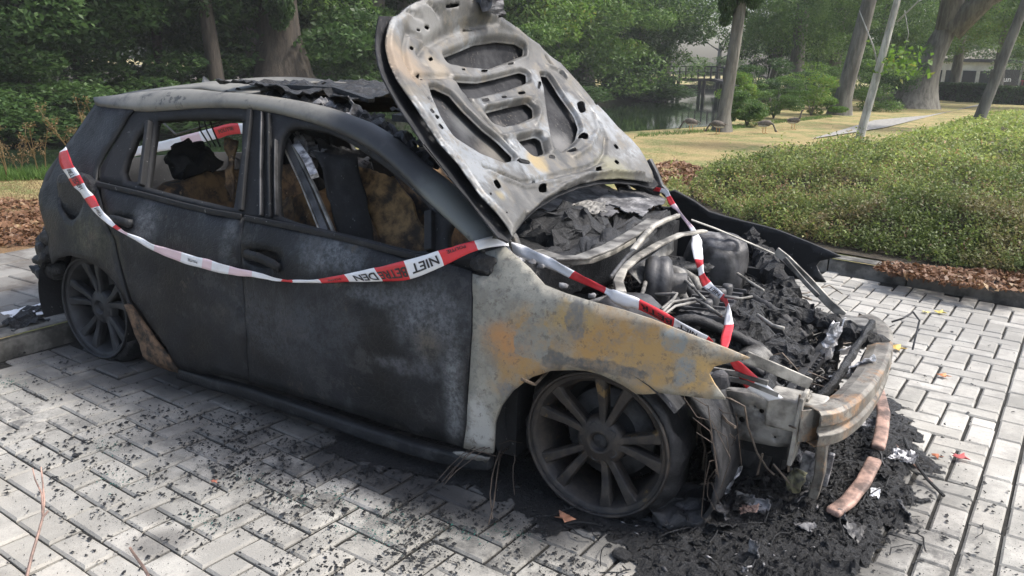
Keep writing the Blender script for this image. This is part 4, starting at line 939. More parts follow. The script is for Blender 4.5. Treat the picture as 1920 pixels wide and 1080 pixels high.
for P_, r in (([(1218, 502), (1245, 510), (1290, 520), (1305, 545), (1322, 562)], .005), ([(1228, 552), (1270, 551), (1262, 562), (1240, 580)], .006), ([(1240, 588), (1262, 566), (1302, 560), (1326, 574), (1352, 592)], .006), ([(1240, 594), (1266, 574), (1304, 566)], .005), ([(1168, 548), (1130, 560), (1090, 572)], .009),
               ([(1358, 556), (1390, 560), (1410, 556)], .005), ([(1300, 540), (1280, 520), (1262, 512)], .006), ([(1420, 590), (1448, 610), (1470, 616)], .006), ([(1200, 560), (1206, 545), (1210, 530)], .008)):
    tubez('brake_pipe', P_, .66, r, 'steel')
barz('loose_rod', [(1382, 512), (1405, 528), (1432, 545)], .60, .012, .012, 'steel2')
# brake servo drum
c = gp(1232, 528, .64); V, F = lathe([(.001, -.05), (.08, -.05), (.095, -.035), (.1, -.01), (.093, 0), (.1, .01), (.1, .035), (.085, .05), (.04, .06), (.04, .11), (.001, .115)], 36)
Rz = Matrix.Rotation(radians(-70), 3, 'Z'); obj('brake_servo', [Rz @ Vector(v)+Vector(c) for v in V], F, MT['dsteel'], car, True)
c = gp(1262, 530, .63); V, F = superell(c, (.05, .05, .06), .6, 20, 12, None, .008, 10); obj('fluid_reservoir', V, F, MT['steel'], car, True)
# suspension towers
c = at(1345, 455, 1, .50); V, F = superell((c[0], .50, c[2]-.13), (.13, .12, .16), .55, 36, 24, None, .02, 9, 3); obj('suspension_tower', V, F, MT['dsteel'], car, True)
V, F = superell((c[0]+.01, .49, c[2]-.01), (.10, .10, .05), .7, 30, 16, None, .02, 12, 5); obj('tower_top', V, F, MT['ash'], car, True)
V, F = superell((1.30, -.52, .52), (.13, .11, .16), .55, 30, 20, None, .02, 9, 13); obj('suspension_tower', V, F, MT['dsteel'], car, True)
# inner wings
for sg in (-1, 1):
    mb = MB(); mb.box((1.26, sg*.60, .42), (.26, .012, .16)); mb.build('inner_wing', MT['inner'], car)
barz('inner_wing_flange', [(1296, 412), (1340, 428), (1390, 449), (1452, 476)], [.80, .77, .73, .68], .022, .006, 'steel2', None, .002)
mb = MB(); mb.bar([at(1455, 470, 1, .58), at(1475, 486, 1, .57), at(1515, 526, 1, .56), at(1552, 566, 1, .56), at(1582, 592, 1, .55)], .012, .038, (0, 0, 1)); bevel(mb.build('headlamp_bracket', MT['steel2'], car), .003)
mb = MB(); mb.bar([at(1470, 484, 1, .50), at(1510, 530, 1, .50), at(1535, 556, 1, .50)], .008, .02, (0, 0, 1)); bevel(mb.build('headlamp_bracket', MT['steel'], car), .004)
# rubble that fills the bay
def field(name, x0, x1, y0, y1, f, mat, n, m, parent, kind=None, smooth=False):
    V = []; ok = []
    for j in range(m+1):
        for i in range(n+1):
            x = x0+(x1-x0)*i/n; y = y0+(y1-y0)*j/m; z = f(x, y); ok.append(z is not None); V.append((x, y, z if z is not None else 0))
    F = [(j*(n+1)+i, j*(n+1)+i+1, (j+1)*(n+1)+i+1, (j+1)*(n+1)+i) for j in range(m) for i in range(n)]
    F = [f_ for f_ in F if all(ok[k] for k in f_)]
    o = obj(name, V, F, mat, parent, smooth)
    if kind: o['kind'] = kind
    return o
def rough(x, y, a=1.): return a*(.045*noise.fractal(Vector((x*5, y*5, 1)), .5, 2.1, 8)+.05*abs(noise.noise(Vector((x*13, y*13, 2))))+.03*abs(noise.noise(Vector((x*31, y*31, 3))))+.014*noise.noise(Vector((x*73, y*73, 4))))
def bayz(x, y):
    r_ = bayz0(x, y); return None if r_ is None else r_-.05*math.exp(-((x-1.42)/.12)**2-((y)/.25)**2)
def bayz0(x, y):
    if x > 1.93-.12*abs(y)/.6+.03*noise.noise(Vector((y*15, x*15, 0))) or y < -.46-.1*noise.noise(Vector((x*9, 0, 0))) and x > 1.5: return None
    return .50-.32*max(0, x-1.05)**1.2+.06*cos(y*5+1)-.14*math.exp(-((y+.28)/.16)**2-((x-1.55)/.22)**2)-.10*math.exp(-((y+.35)/.2)**2-((x-1.12)/.12)**2)+.13*math.exp(-((y-.5)/.17)**2-((x-1.55)/.30)**2)+.10*math.exp(-((y-.3)/.35)**2-((x-1.86)/.07)**2)+rough(x, y, 1.25)
field('charred_engine_remains', .98, 1.95, -.60, .62, bayz, MT['char'], 210, 250, car, 'stuff')
for c, r, m, sd in (((1.45, .02, .46), (.17, .20, .09), 'charfine', 1), ((1.60, .22, .40), (.14, .16, .09), 'char', 2), ((1.35, -.28, .42), (.15, .13, .10), 'char', 3), ((1.20, .22, .50), (.10, .14, .09), 'dsteel', 4), ((1.72, -.02, .36), (.09, .12, .10), 'char', 5), ((1.55, .42, .45), (.10, .09, .10), 'char', 6)):
    V, F = superell(c, r, .6, 90, 50, None, .035, 17, sd); V = [v+Vector((noise.noise(v*55), noise.noise(v*55+Vector((9, 0, 0))), noise.noise(v*55+Vector((0, 9, 0)))))*.010 for v in V]; obj('engine_block' if sd == 1 else 'engine_ancillary', V, F, MT[m], car, False)
def shards(name, n, f, mat, parent, smin, smax, seed, kind='stuff', flat=.25):
    rg = np.random.default_rng(seed); C = []
    while len(C) < n:
        p = f(rg)
        if p is not None: C.append(p)
    C = np.array(C); V = []; F = []
    for i, c in enumerate(C):
        s = smin*(smax/smin)**rg.random(); a = rg.normal(size=3); a /= np.linalg.norm(a); a[2] *= .5; b = np.cross(a, rg.normal(size=3)); b /= np.linalg.norm(b); w = np.cross(a, b)
        l1, l2, l3 = s, s*rg.uniform(.15, .6), s*flat*rg.uniform(.3, 1)
        k = len(V); V += [c-a*l1, c-b*l2+w*l3, c+a*l1*.8, c+b*l2, c-w*l3]; F += [(k, k+1, k+3), (k+1, k+2, k+3), (k, k+3, k+4), (k+3, k+2, k+4), (k, k+4, k+1), (k+1, k+4, k+2)]
    o = npmesh(name, V, F, mat, parent)
    if kind: o['kind'] = kind
    return o
def fb(rg):
    x, y = rg.uniform(1.0, 1.9), rg.uniform(-.58, .6); z = bayz(x, y); return None if z is None else (x, y, z+rg.uniform(-.01, .03))
shards('engine_bay_fragments', 2600, fb, MT['char'], car, .008, .05, 3); shards('ash_and_glint_flakes', 1100, fb, MT['ash'], car, .004, .022, 4); shards('molten_metal_flakes', 60, fb, MT['alu'], car, .006, .02, 14)  # pale ash flakes, part of them standing in for glossy highlights
mb = MB(); rng = random.Random(9)
for i in range(60):
    p = np.array([rng.uniform(1.05, 1.8), rng.uniform(-.5, .55), 0]); z = bayz(p[0], p[1]) or .4; P = [(p[0], p[1], z)]; d = np.array([rng.gauss(0, .04), rng.gauss(0, .04)])
    for k in range(6): d = d+np.array([rng.gauss(0, .015), rng.gauss(0, .015)]); p = p+np.array([d[0], d[1], 0]); P.append((p[0], p[1], (bayz(p[0], p[1]) or .35)+.025+.02*rng.random()))
    mb.tube(P, rng.choice((.002, .003, .005)), 5)
mb.build('burnt_wiring', MT['wire'], car, kind='stuff')
rng = random.Random(55); mA = MB(); mB_ = MB(); mC = MB()
for i in range(70):
    x, y = rng.uniform(1.05, 1.88), rng.uniform(-.5, .58); z = (bayz(x, y) or .35)+.015; a = rng.uniform(0, 6.3); L = rng.uniform(.04, .14); P = [(x, y, z)]
    for k in range(5): a += rng.choice((0, 0, .9, -.9, .3)); x += L/3*cos(a); y += L/3*sin(a); z += rng.gauss(.004, .014); P.append((x, y, z))
    (mA if i % 3 else mB_).tube(P, rng.uniform(.002, .0055), 6)
for i in range(60):
    x, y = rng.uniform(1.02, 1.86), rng.uniform(-.5, .55); z = (bayz(x, y) or .35)+.012; Rr = Matrix.Rotation(rng.uniform(0, 6), 3, 'Z') @ Matrix.Rotation(rng.gauss(0, .6), 3, 'X') @ Matrix.Rotation(rng.gauss(0, .6), 3, 'Y'); (mC if i % 2 else mB_).box((x, y, z), (rng.uniform(.008, .03), rng.uniform(.004, .016), rng.uniform(.001, .006)), Rr, rng.uniform(.5, 1))
for i in range(26):
    x, y = rng.uniform(1.05, 1.85), rng.uniform(-.45, .5); z = (bayz(x, y) or .35)+.018; Rr = Matrix.Rotation(rng.uniform(0, 6), 3, 'Z') @ Matrix.Rotation(rng.gauss(.6, .6), 3, 'X'); r = rng.uniform(.010, .028); mA.tube([Vector((x, y, z))+Rr @ Vector((r*cos(t), r*sin(t), 0)) for t in np.linspace(0, 6.1, 14)], rng.uniform(.0015, .004), 5)
mA.build('bent_pipes_and_clamps', MT['steel'], car, True, kind='stuff'); mB_.build('pale_brackets', MT['steel2'], car, kind='stuff'); mC.build('dark_brackets', MT['dsteel'], car, kind='stuff')
eng = bpy.data.objects.new('engine', None); link(eng, car)
def warp(o, a=.006, fr=26):
    for v in o.data.vertices:
        q = noise.noise_vector(v.co*fr)+.5*noise.noise_vector(v.co*fr*2.7); v.co += q*a
    return o
def blk(name, c, h, m, rz=0, n=8, a=.006):
    bm = bmesh.new(); bmesh.ops.create_cube(bm, size=2); bmesh.ops.subdivide_edges(bm, edges=bm.edges[:], cuts=n, use_grid_fill=True); Rr = Matrix.Rotation(rz, 3, 'Z')
    for v in bm.verts: v.co = Rr @ Vector((v.co.x*h[0], v.co.y*h[1], v.co.z*h[2]))+Vector(c)
    me = bpy.data.meshes.new(name); bm.to_mesh(me); bm.free(); me.materials.append(MT[m]); o = bpy.data.objects.new(name, me); link(o, eng); return warp(o, a)
blk('cylinder_head_cover', (1.42, .02, .535), (.085, .21, .03), 'dsteel', .1, 12, .008)
for k in range(7): blk('cover_rib', (1.42, -.16+.06*k, .568), (.08, .006, .008), 'dsteel', .1, 3, .004)
for k in range(4):
    mb = MB(); y = -.13+.09*k; mb.tube([(1.34, y, .54), (1.30, y, .60), (1.25, y+.01, .62), (1.20, y+.02, .57), (1.19, y+.02, .48)], [.020, .021, .022, .021, .020], 10); warp(mb.build('intake_runner', MT['steel'] if k % 2 else MT['dsteel'], eng, True), .006)
    V, F = lathe([(.001, -.02), (.018, -.02), (.022, -.01), (.022, .02)], 16); o = obj('coil_cap', [(1.44+a_, y+c_, .585-b_) for a_, b_, c_ in V], F, MT['dsteel'], eng, True)
blk('battery_remains', (1.36, -.40, .46), (.09, .10, .07), 'char', .05, 10, .016); blk('air_box_remains', (1.20, .35, .56), (.10, .08, .06), 'char', .2, 10, .02)
V, F = lathe([(.001, -.05), (.05, -.05), (.065, -.03), (.065, .03), (.05, .05), (.02, .055), (.02, .07), (.001, .07)], 26, (1.64, -.18, .40)); warp(obj('alternator', V, F, MT['dsteel'], eng, True), .006)
for k in range(9): V, F = lathe([(.060, 0), (.069, .002), (.069, .005), (.060, .007)], 22, (1.64, -.22+.011*k, .40)); obj('alternator_fin', V, F, MT['steel'], eng, True)
for P_, r in (([(1.30, -.28, .50), (1.42, -.26, .56), (1.55, -.16, .50), (1.70, -.08, .42)], .018), ([(1.50, .30, .52), (1.62, .22, .50), (1.75, .2, .42)], .020), ([(1.15, .05, .60), (1.22, .16, .63), (1.30, .28, .62)], .014), ([(1.55, -.34, .44), (1.66, -.30, .44), (1.78, -.32, .38)], .014)):
    mb = MB(); Q = []
    for i in range(31): t = i/30*(len(P_)-1); k = min(int(t), len(P_)-2); Q.append([catmull_(P_, k, t-k, j) for j in range(3)])
    mb.tube(Q, [r*(1+.10*(i % 2)) for i in range(31)], 10); warp(mb.build('ribbed_hose', MT['rubber'], eng, True), .004)
# --- front structure
def roughbar(name, P, w, h, mat, par=None, amp=.012, n=10, seg=24, sd=0):
    P = [np.array(p, float) for p in P]; Q = []
    for i in range(seg+1):
        t = i/seg*(len(P)-1); k = min(int(t), len(P)-2); Q.append(P[k]*(1-(t-k))+P[k+1]*(t-k))
    m = MB(); m.tube(Q, [w/2]*len(Q), n, True, h/w); m.v = [tuple(np.array(v)+np.array(noise.noise_vector(Vector(v)*22+Vector((sd, 0, 0))))*amp+np.array(noise.noise_vector(Vector(v)*60))*amp*.5) for v in m.v]
    return m.build(name, mat, par or car, False)
for i, (P_, w, h) in enumerate((([gp(1440, 590, .50), gp(1500, 590, .49), gp(1560, 606, .48), gp(1620, 632, .46), gp(1650, 650, .43)], .06, .05), ([gp(1400, 560, .50), gp(1460, 575, .50), gp(1520, 585, .49)], .08, .06), ([gp(1430, 480, .60), gp(1450, 520, .56), gp(1480, 560, .50)], .12, .10), ([gp(1400, 440, .68), gp(1425, 470, .62)], .10, .08),
                              ([gp(1330, 640, .44), gp(1400, 650, .43), gp(1440, 640, .43)], .12, .10), ([gp(1300, 600, .50), gp(1360, 620, .47), gp(1420, 610, .47)], .07, .07), ([gp(1560, 620, .46), gp(1552, 690, .30), gp(1540, 740, .22)], .07, .05))):
    roughbar('charred_slam_panel' if i == 0 else 'charred_hose', P_, w, h, MT['char'], amp=.022, seg=40, n=14, sd=i)
rail_px = [(1357, 731), (1420, 737), (1489, 754), (1497, 770), (1492, 838), (1458, 838), (1420, 831), (1376, 822), (1318, 795), (1263, 776), (1248, 748), (1300, 742)]
O = [(float(p[0]), float(p[2])) for p in [at(*q, 1, -.53) for q in rail_px]]
holes = [[(cx+r*cos(t), cy+r*sin(t)) for t in np.linspace(0, 2*pi, 13)[:-1]] for cx, cy, r in ((1428, 771, 5), (1391, 787, 6), (1351, 777, 3), (1416, 762, 2.4), (1453, 820, 2.4), (1381, 779, 2))]
Hh = [[(float(p[0]), float(p[2])) for p in [at(*q, 1, -.53) for q in h]] for h in holes]
V, F = cdt(O, Hh, .02); P = [(x, -.53-.010*math.exp(-((z-.40+.3*(x-1.8))/.02)**2)-.006*math.exp(-((z-.33+.3*(x-1.8))/.012)**2)+.003*noise.noise(Vector((x*20, z*20, 1))), z) for x, z in V]
F = [f if (Vector(P[f[1]])-Vector(P[f[0]])).cross(Vector(P[f[2]])-Vector(P[f[0]])).y < 0 else f[::-1] for f in F]
o = obj('chassis_rail', P, F, MT['steel'], car, True); solid(o, .006)
xs = [v[0] for v in V]; x0, x1 = min(xs), max(xs)
mb = MB(); mb.bar([at(1300, 744, 1, -.49), at(1360, 735, 1, -.49), at(1425, 741, 1, -.49), at(1490, 758, 1, -.49)], .08, .012, (0, 0, 1)); bevel(mb.build('rail_top_flange', MT['steel'], car), .003)
mb = MB(); mb.box(tuple(at(1380, 812, 1, -.45)), (.17, .004, .05)); mb.build('rail_inner_plate', MT['inner'], car)
o = MB(); o.box(tuple(at(1366, 826, 1, -.54)), (.02, .008, .016)); bevel(o.build('rail_bracket', MT['steel'], car), .003)
mb = MB(); mb.bar([at(1509, 738, 1, -.53), at(1499, 790, 1, -.53), at(1485, 862, 1, -.53)], .10, .014, (1, 0, 0)); bevel(mb.build('end_plate', MT['steel2'], car), .003)
mb = MB(); mb.bar([at(1517, 742, 1, -.50), at(1508, 790, 1, -.50), at(1497, 830, 1, -.50)], .06, .010, (1, 0, 0)); bevel(mb.build('end_plate', MT['beam'], car), .003)
# bumper beam: open channel, curved in plan
beam = bpy.data.objects.new('bumper_beam', None); link(beam, car)
bp = [(1.945, -.60), (1.992, -.55), (2.03, -.42), (2.052, -.25), (2.062, -.05), (2.062, .12), (2.052, .3), (2.03, .45), (1.985, .57), (1.94, .62)]
def sweep(path, prof, name, mat, parent, z0=0, thick=.005):
    V = []; n = len(path)
    for i, (x, y) in enumerate(path):
        a = Vector(path[max(i-1, 0)]+(0,)); b = Vector(path[min(i+1, n-1)]+(0,)); t = (b-a).normalized(); nn = Vector((t.y, -t.x, 0))
        for w, z in prof: V.append(Vector((x, y, z0+z))+nn*w)
    m = len(prof); o = obj(name, V, [(i*m+k, i*m+k+1, (i+1)*m+k+1, (i+1)*m+k) for i in range(n-1) for k in range(m-1)], mat, parent, False); solid(o, thick, 0); return bevel(o, .004, 2, 30)
def fine(path, it=2):
    for _ in range(it):
        q = [path[0]]
        for a, b in zip(path[:-1], path[1:]): q += [(a[0]*.75+b[0]*.25, a[1]*.75+b[1]*.25), (a[0]*.25+b[0]*.75, a[1]*.25+b[1]*.75)]
        path = q+[path[-1]]
    return path
sweep(fine(bp), [(-.085, .100), (-.055, .112), (-.012, .114), (0, .106), (.004, .075), (-.008, .065), (-.008, .05), (.004, .04), (0, .008), (-.012, 0), (-.05, 0)], 'beam_channel', MT['beam'], beam, .335)
sweep([(x-.055, y) for x, y in fine(bp)], [(0, .0), (0, .105)], 'beam_back_plate', MT['beam'], beam, .34, .004)
mb = MB(); mb.box((1.86, -.49, .395), (.085, .055, .052)); bevel(mb.build('crash_box', MT['steel2'], beam), .008, 3)
mb = MB(); mb.box((1.86, .49, .395), (.085, .055, .052)); bevel(mb.build('crash_box', MT['steel'], beam), .008, 3)
mb = MB(); mb.bar([(1.945, -.47, .345), (1.95, -.47, .2), (1.94, -.46, .11)], .05, .03, (1, 0, 0)); bevel(mb.build('beam_stay', MT['beam'], beam), .004)
mb = MB(); mb.tube([(2.02, .56, .445), (2.06, .55, .47), (2.09, .60, .49)], .004, 6); mb.tube([(2.09, .60, .49), (2.12, .56, .47), (2.115, .5, .36)], .004, 6); mb.build('bent_wire', MT['dsteel'], beam)
lt = [(1560, 962, .085), (1590, 940, .09), (1618, 905, .10), (1640, 862, .105), (1652, 815, .11), (1657, 775, .12), (1650, 745, .13), (1640, 715, .14)]
P = [gp(a, b, c) for a, b, c in lt]; V = []
mb = MB(); mb.bar(P[:4], .050, .024); mb2 = MB(); mb2.bar([P[4]+(P[3]-P[4])*.55, P[4], P[5], P[6], P[7]], .050, .024)
o = bevel(mb.build('lower_bumper_bar', MT['copper'], car, True), .010, 3); o = bevel(mb2.build('lower_bumper_bar', MT['copper'], car, True), .010, 3)
mb = MB(); c = gp(1636, 858, .06); mb.tube([c+np.array([.03*cos(t), .012*sin(t*2), .03*sin(t)]) for t in np.linspace(0, 6.3, 14)]+[c+np.array([.05, -.02, -.02]), c+np.array([.06, -.03, -.05])], .004, 6); mb.build('wire_clip', MT['dsteel'], car)
# radiator pack
rad = bpy.data.objects.new('radiator', None); link(rad, car)
mb = MB(); mb.bar([(1.80, -.40, .26), (1.82, .35, .28)], .03, .28); bevel(mb.build('radiator_core', MT['inner'], rad), .004)
rg = random.Random(6)
for k in range(40):
    y = -.38+.76*k/39; mb = MB(); mb.box((1.822+.02*(y+.4)/.75, y, .27), (.006, .004, .12+.02*rg.random())); mb.build('fin', MT['dsteel'], rad)
for P_, w, h, m in (([(1.86, -.38, .30), (1.93, -.1, .42), (1.97, .30, .50)], .03, .04, 'dsteel'), ([(1.90, -.34, .25), (1.96, -.05, .33), (1.99, .22, .42)], .03, .05, 'inner'), ([(1.75, -.45, .40), (1.72, -.2, .44)], .04, .06, 'inner')):
    roughbar('radiator_frame', P_, h, w, MT['char'], rad, .008, 8, 30)
crumple('melted_radiator_sheet', at(1552, 655, 1, .12), (.02, .0, .12), (.02, .035, 0), rad, MT['alu'], 18, .015, 24, 81, m=10)
crumple('melted_radiator_sheet', at(1600, 690, 1, -.05), (.06, .04, .04), (.01, .03, -.02), rad, MT['alu'], 16, .015, 20, 83)
crumple('melted_radiator_sheet', at(1585, 655, 1, .28), (.04, .04, .0), (.01, .03, -.02), rad, MT['white'], 10, .01, 20, 84)
# hanging headlamp wires and fog-lamp shell
mb = MB()
for pts in ([(1320, 735), (1370, 748), (1396, 762), (1402, 800), (1420, 850), (1440, 880), (1452, 890)], [(1335, 742), (1318, 770), (1312, 805), (1322, 840), (1318, 880)], [(1340, 740), (1310, 790), (1305, 830)], [(1500, 740), (1492, 800), (1480, 860), (1478, 884)], [(1430, 850), (1420, 890)], [(1450, 870), (1480, 905), (1500, 918)]):
    mb.tube([at(*p, 1, -.57) for p in pts], .0035, 6)
mb.build('hanging_wires', MT['wire'], car, kind='stuff')
MT['lampshell'] = plain('burnt_olive_plastic', (.11, .105, .06), .6, 0, .8, 30, .5, .004, (.02, .02, .018)); c = at(1492, 900, 1, -.56); V, F = superell(c, (.030, .018, .040), 1., 36, 22, Matrix.Rotation(.5, 3, 'Y'), .022, 24, 2); obj('fog_lamp_shell', V, F, MT['lampshell'], car, True)
mb = MB(); mb.bar([at(1548, 800, 1, -.42), at(1536, 860, 1, -.40), at(1515, 900, 1, -.40)], .02, .03, (1, 0, 0)); mb.bar([at(1520, 850, 1, -.38), at(1505, 905, 1, -.38)], .03, .04, (1, 0, 0)); mb.bar([at(1560, 850, 1, -.36), at(1545, 910, 1, -.36)], .02, .02, (1, 0, 0)); bevel(mb.build('lower_duct_remains', MT['alu'], car), .004)
V, F = lathe([(.001, 0), (.03, 0), (.05, .01), (.055, .03), (.085, .02), (.09, .05), (.1, .09)], 30, tuple(at(1392, 855, 1, -.44))); obj('horn', V, F, MT['rubber'], car, True)
mb = MB()
for pts in ([(1335, 692), (1380, 700), (1440, 718)], [(1340, 705), (1400, 716), (1460, 740)]): mb.bar([at(*p, 1, -.6) for p in pts], .012, .014)
mb.build('headlamp_carrier', MT['steel'], car)
V, F = superell(at(1352, 712, 1, -.62), (.03, .03, .03), .7, 14, 10, None, .012, 20, 2); obj('headlamp_remains', V, F, MT['ash'], car)

# ------------------------------------------------------------------ barrier tape
def catmull(a, b, c, d, t): return .5*((2*b)+(-a+c)*t+(2*a-5*b+4*c-d)*t*t+(-a+3*b-3*c+d)*t**3)
def ribbon(label, st, texts=(), sub=6, wr=.0065):
    """st: (top px, top py, bottom px, bottom py, depth y, colour of the stretch that follows)"""
    A = [at(s[0], s[1], 1, s[4]) for s in st]; B = [at(s[2], s[3], 1, s[4]+.002) for s in st]; n = len(st); V = []; F = []; MI = []
    rows = 4
    def edge(L, i, t):
        return catmull(L[max(i-1, 0)], L[i], L[i+1], L[min(i+2, n-1)], t)
    T = []
    for i in range(n-1):
        for k in range(sub): T.append((i, k/sub))
    T.append((n-2, 1.))
    for (i, t) in T:
        a, b = edge(A, i, t), edge(B, i, t)
        for r in range(rows+1):
            p = a*(1-r/rows)+b*r/rows; q = np.array(noise.noise_vector(Vector((p[0]*16, p[1]*16, p[2]*16+r*.6))))*wr; p = p+np.array([0, q[1], q[2]*.3]); V.append(p)
    C = {'w': 0, 'r': 1, 'p': 2}
    for j in range(len(T)-1):
        for r in range(rows): F.append((j*(rows+1)+r, (j+1)*(rows+1)+r, (j+1)*(rows+1)+r+1, j*(rows+1)+r+1)); MI.append(C[st[T[j][0]][5]])
    o = obj('barrier_tape', V, F, [MT['white'], MT['red'], MT['pink']], None, True); o.data.polygons.foreach_set('material_index', MI); tag(o, label, 'barrier tape', 'red and white police barrier tapes'); solid(o, .0009, 0)
    for (body, i, s0, s1, w0, w1, flip) in texts:
        cu = bpy.data.curves.new('txt', 'FONT'); cu.body = body; cu.offset = .022; cu.resolution_u = 3; to = bpy.data.objects.new('txt', cu); COL.objects.link(to)
        dg = bpy.context.evaluated_depsgraph_get(); dg.update(); me = bpy.data.meshes.new_from_object(to.evaluated_get(dg)); bpy.data.objects.remove(to)
        co = np.array([v.co[:] for v in me.vertices]); mn, mx = co.min(0), co.max(0); fs = [tuple(p.vertices) for p in me.polygons]
        VV = []
        for c in co:
            u = (c[0]-mn[0])/(mx[0]-mn[0]); v = (c[1]-mn[1])/max(mx[1]-mn[1], 1e-6)
            s = s0+(s1-s0)*u; w = w0+(w1-w0)*v
            ii = i+int(math.floor(s)); tt = s-math.floor(s); ii = max(0, min(n-2, ii))
            a, b = edge(A, ii, tt), edge(B, ii, tt); p = a*(1-w)+b*w; q = np.array(noise.noise_vector(Vector((p[0]*16, p[1]*16, p[2]*16+w*rows*.6))))*wr
            VV.append(p+np.array([0, q[1]-.0035, q[2]*.3]))
        l = obj('lettering', VV, fs, MT['black'], o)
    return o
# long tape across the doors.  text runs right-to-left and upside down: s from high to low, w from 0 (letter foot at the upper edge) to 1
st = [(124, 275, 120, 281, -.80, 'w'), (126, 281, 111, 286, -.815, 'r'), (133, 299, 112, 306, -.83, 'r'), (140, 314, 117, 318, -.84, 'w'), (149, 328, 128, 335, -.85, 'r'), (158, 343, 138, 350, -.86, 'w'), (166, 356, 150, 362, -.865, 'w'), (174, 366, 158, 373, -.87, 'r'), (187, 386, 171, 390, -.885, 'w'),
      (196, 399, 182, 404, -.89, 'w'), (206, 411, 198, 416, -.90, 'w'), (216, 421, 212, 426, -.905, 'r'), (226, 428, 222, 432, -.905, 'p'), (240, 437, 237, 441, -.91, 'w'), (266, 447, 262, 456, -.91, 'w'), (291, 459, 288, 471, -.915, 'p'), (341, 473, 338, 491, -.915, 'w'), (380, 484, 379, 503, -.915, 'p'), (398, 489, 396, 508, -.915, 'w'),
      (430, 499, 428, 514, -.915, 'p'), (473, 509, 473, 520, -.915, 'w'), (529, 523, 527, 528, -.915, 'r'), (549, 525, 549, 530, -.915, 'w'), (597, 523, 604, 531, -.915, 'r'), (646, 514, 655, 529, -.915, 'w'), (701, 502, 718, 528, -.915, 'r'), (757, 489, 771, 523, -.92, 'w'), (822, 470, 834, 497, -.91, 'r'), (889, 452, 897, 469, -.87, 'w'), (931, 441, 944, 461, -.77, 'w'), (948, 447, 955, 462, -.73, 'w')]
def seg(k, a, b): return k, a, b
ribbon('longest tape, lettered NIET BETREDEN, hanging across both doors from tail to bonnet hinge', st, [
    ('NIET', 26, .92, .15, .26, .78, 0), ('BETRE', 25, 1.0, .02, .30, .84, 0), ('DEN', 24, .94, .25, .28, .88, 0), ('POLITIE', 27, .72, .20, .12, .38, 0), ('POLITIE', 23, .80, .30, .35, .65, 0), ('NIET', 8, .1, 1.3, .3, .7, 0), ('BETREDEN', 3, .1, 2.6, .3, .7, 0), ('POLITIE', 16, .75, .3, .4, .65, 0)])
st = [(955, 452, 962, 474, -.70, 'w'), (987, 463, 984, 487, -.70, 'w'), (1006, 472, 1000, 492, -.71, 'w'), (1030, 483, 1022, 500, -.72, 'w'), (1077, 508, 1067, 520, -.735, 'r'), (1136, 540, 1133, 551, -.75, 'w'), (1152, 543, 1148, 566, -.765, 'w'), (1176, 552, 1172, 578, -.77, 'w'), (1199, 560, 1197, 581, -.77, 'r'), (1265, 597, 1262, 614, -.77, 'w'), (1312, 622, 1306, 634, -.75, 'w'), (1328, 630, 1322, 640, -.74, 'r'), (1338, 639, 1330, 645, -.73, 'r')]
ribbon('red and white tape lettered BETREDEN lying along the top edge of the rusty front wing', st, [('BETR', 8, .95, .08, .28, .85, 0), ('NIET', 9, .95, .15, .30, .80, 0)], wr=.010)
st = [(1228, 350, 1224, 357, .62, 'r'), (1240, 353, 1237, 360, .60, 'w'), (1252, 356, 1246, 364, .58, 'w'), (1258, 366, 1249, 370, .56, 'r'), (1264, 381, 1256, 386, .5, 'p'), (1276, 396, 1271, 399, .45, 'p'), (1300, 425, 1292, 428, .36, 'w'), (1314, 446, 1297, 442, .30, 'w'), (1317, 465, 1296, 464, .2, 'w'), (1318, 486, 1302, 486, .1, 'r'),
      (1318, 496, 1307, 504, .06, 'w'), (1321, 511, 1310, 518, 0, 'r'), (1332, 529, 1318, 538, -.08, 'w'), (1357, 551, 1349, 561, -.2, 'r'), (1366, 568, 1362, 576, -.3, 'w'), (1372, 588, 1360, 592, -.4, 'w'), (1375, 608, 1357, 610, -.45, 'r'), (1371, 632, 1352, 632, -.55, 'r'), (1363, 655, 1349, 655, -.62, 'r')]
st[3:5] = [(1258, 366, 1249, 370, .56, 'r'), (1266, 381, 1256, 386, .5, 'p')]
ribbon('narrow twisted tape hanging from the far bonnet corner down over the engine bay', st, [('NIET', 12, .85, .2, .25, .75, 0)], wr=.008)
st = [(1376, 673, 1362, 674, -.60, 'r'), (1390, 679, 1370, 681, -.60, 'r'), (1407, 694, 1383, 703, -.60, 'r'), (1424, 710, 1400, 728, -.60, 'w'), (1446, 727, 1418, 738, -.60, 'w'), (1468, 746, 1440, 752, -.60, 'w')]
ribbon('short end of red and white tape behind the rusty wing tip above the chassis rail', st, [], wr=.008)
st = [(225, 290, 227, 300, 1.0, 'w'), (258, 275, 262, 291, .99, 'w'), (315, 262, 318, 281, .98, 'w'), (338, 256, 344, 275, .98, 'p'), (372, 247, 380, 267, .98, 'w'), (400, 240, 408, 260, .98, 'r'), (446, 231, 452, 251, .98, 'w'), (560, 240, 562, 258, .98, 'r'), (640, 256, 640, 270, .96, 'w'), (768, 289, 770, 293, .93, 'r'), (783, 292, 786, 301, .92, 'w'), (850, 297, 850, 312, .9, 'w'), (930, 310, 930, 325, .86, 'w')]
ribbon('tape seen through the window openings along the far side of the car', st, [('POLITIE', 5, .2, .85, .62, .30, 0), ('NIET', 10, .3, .8, .7, .3, 0)])

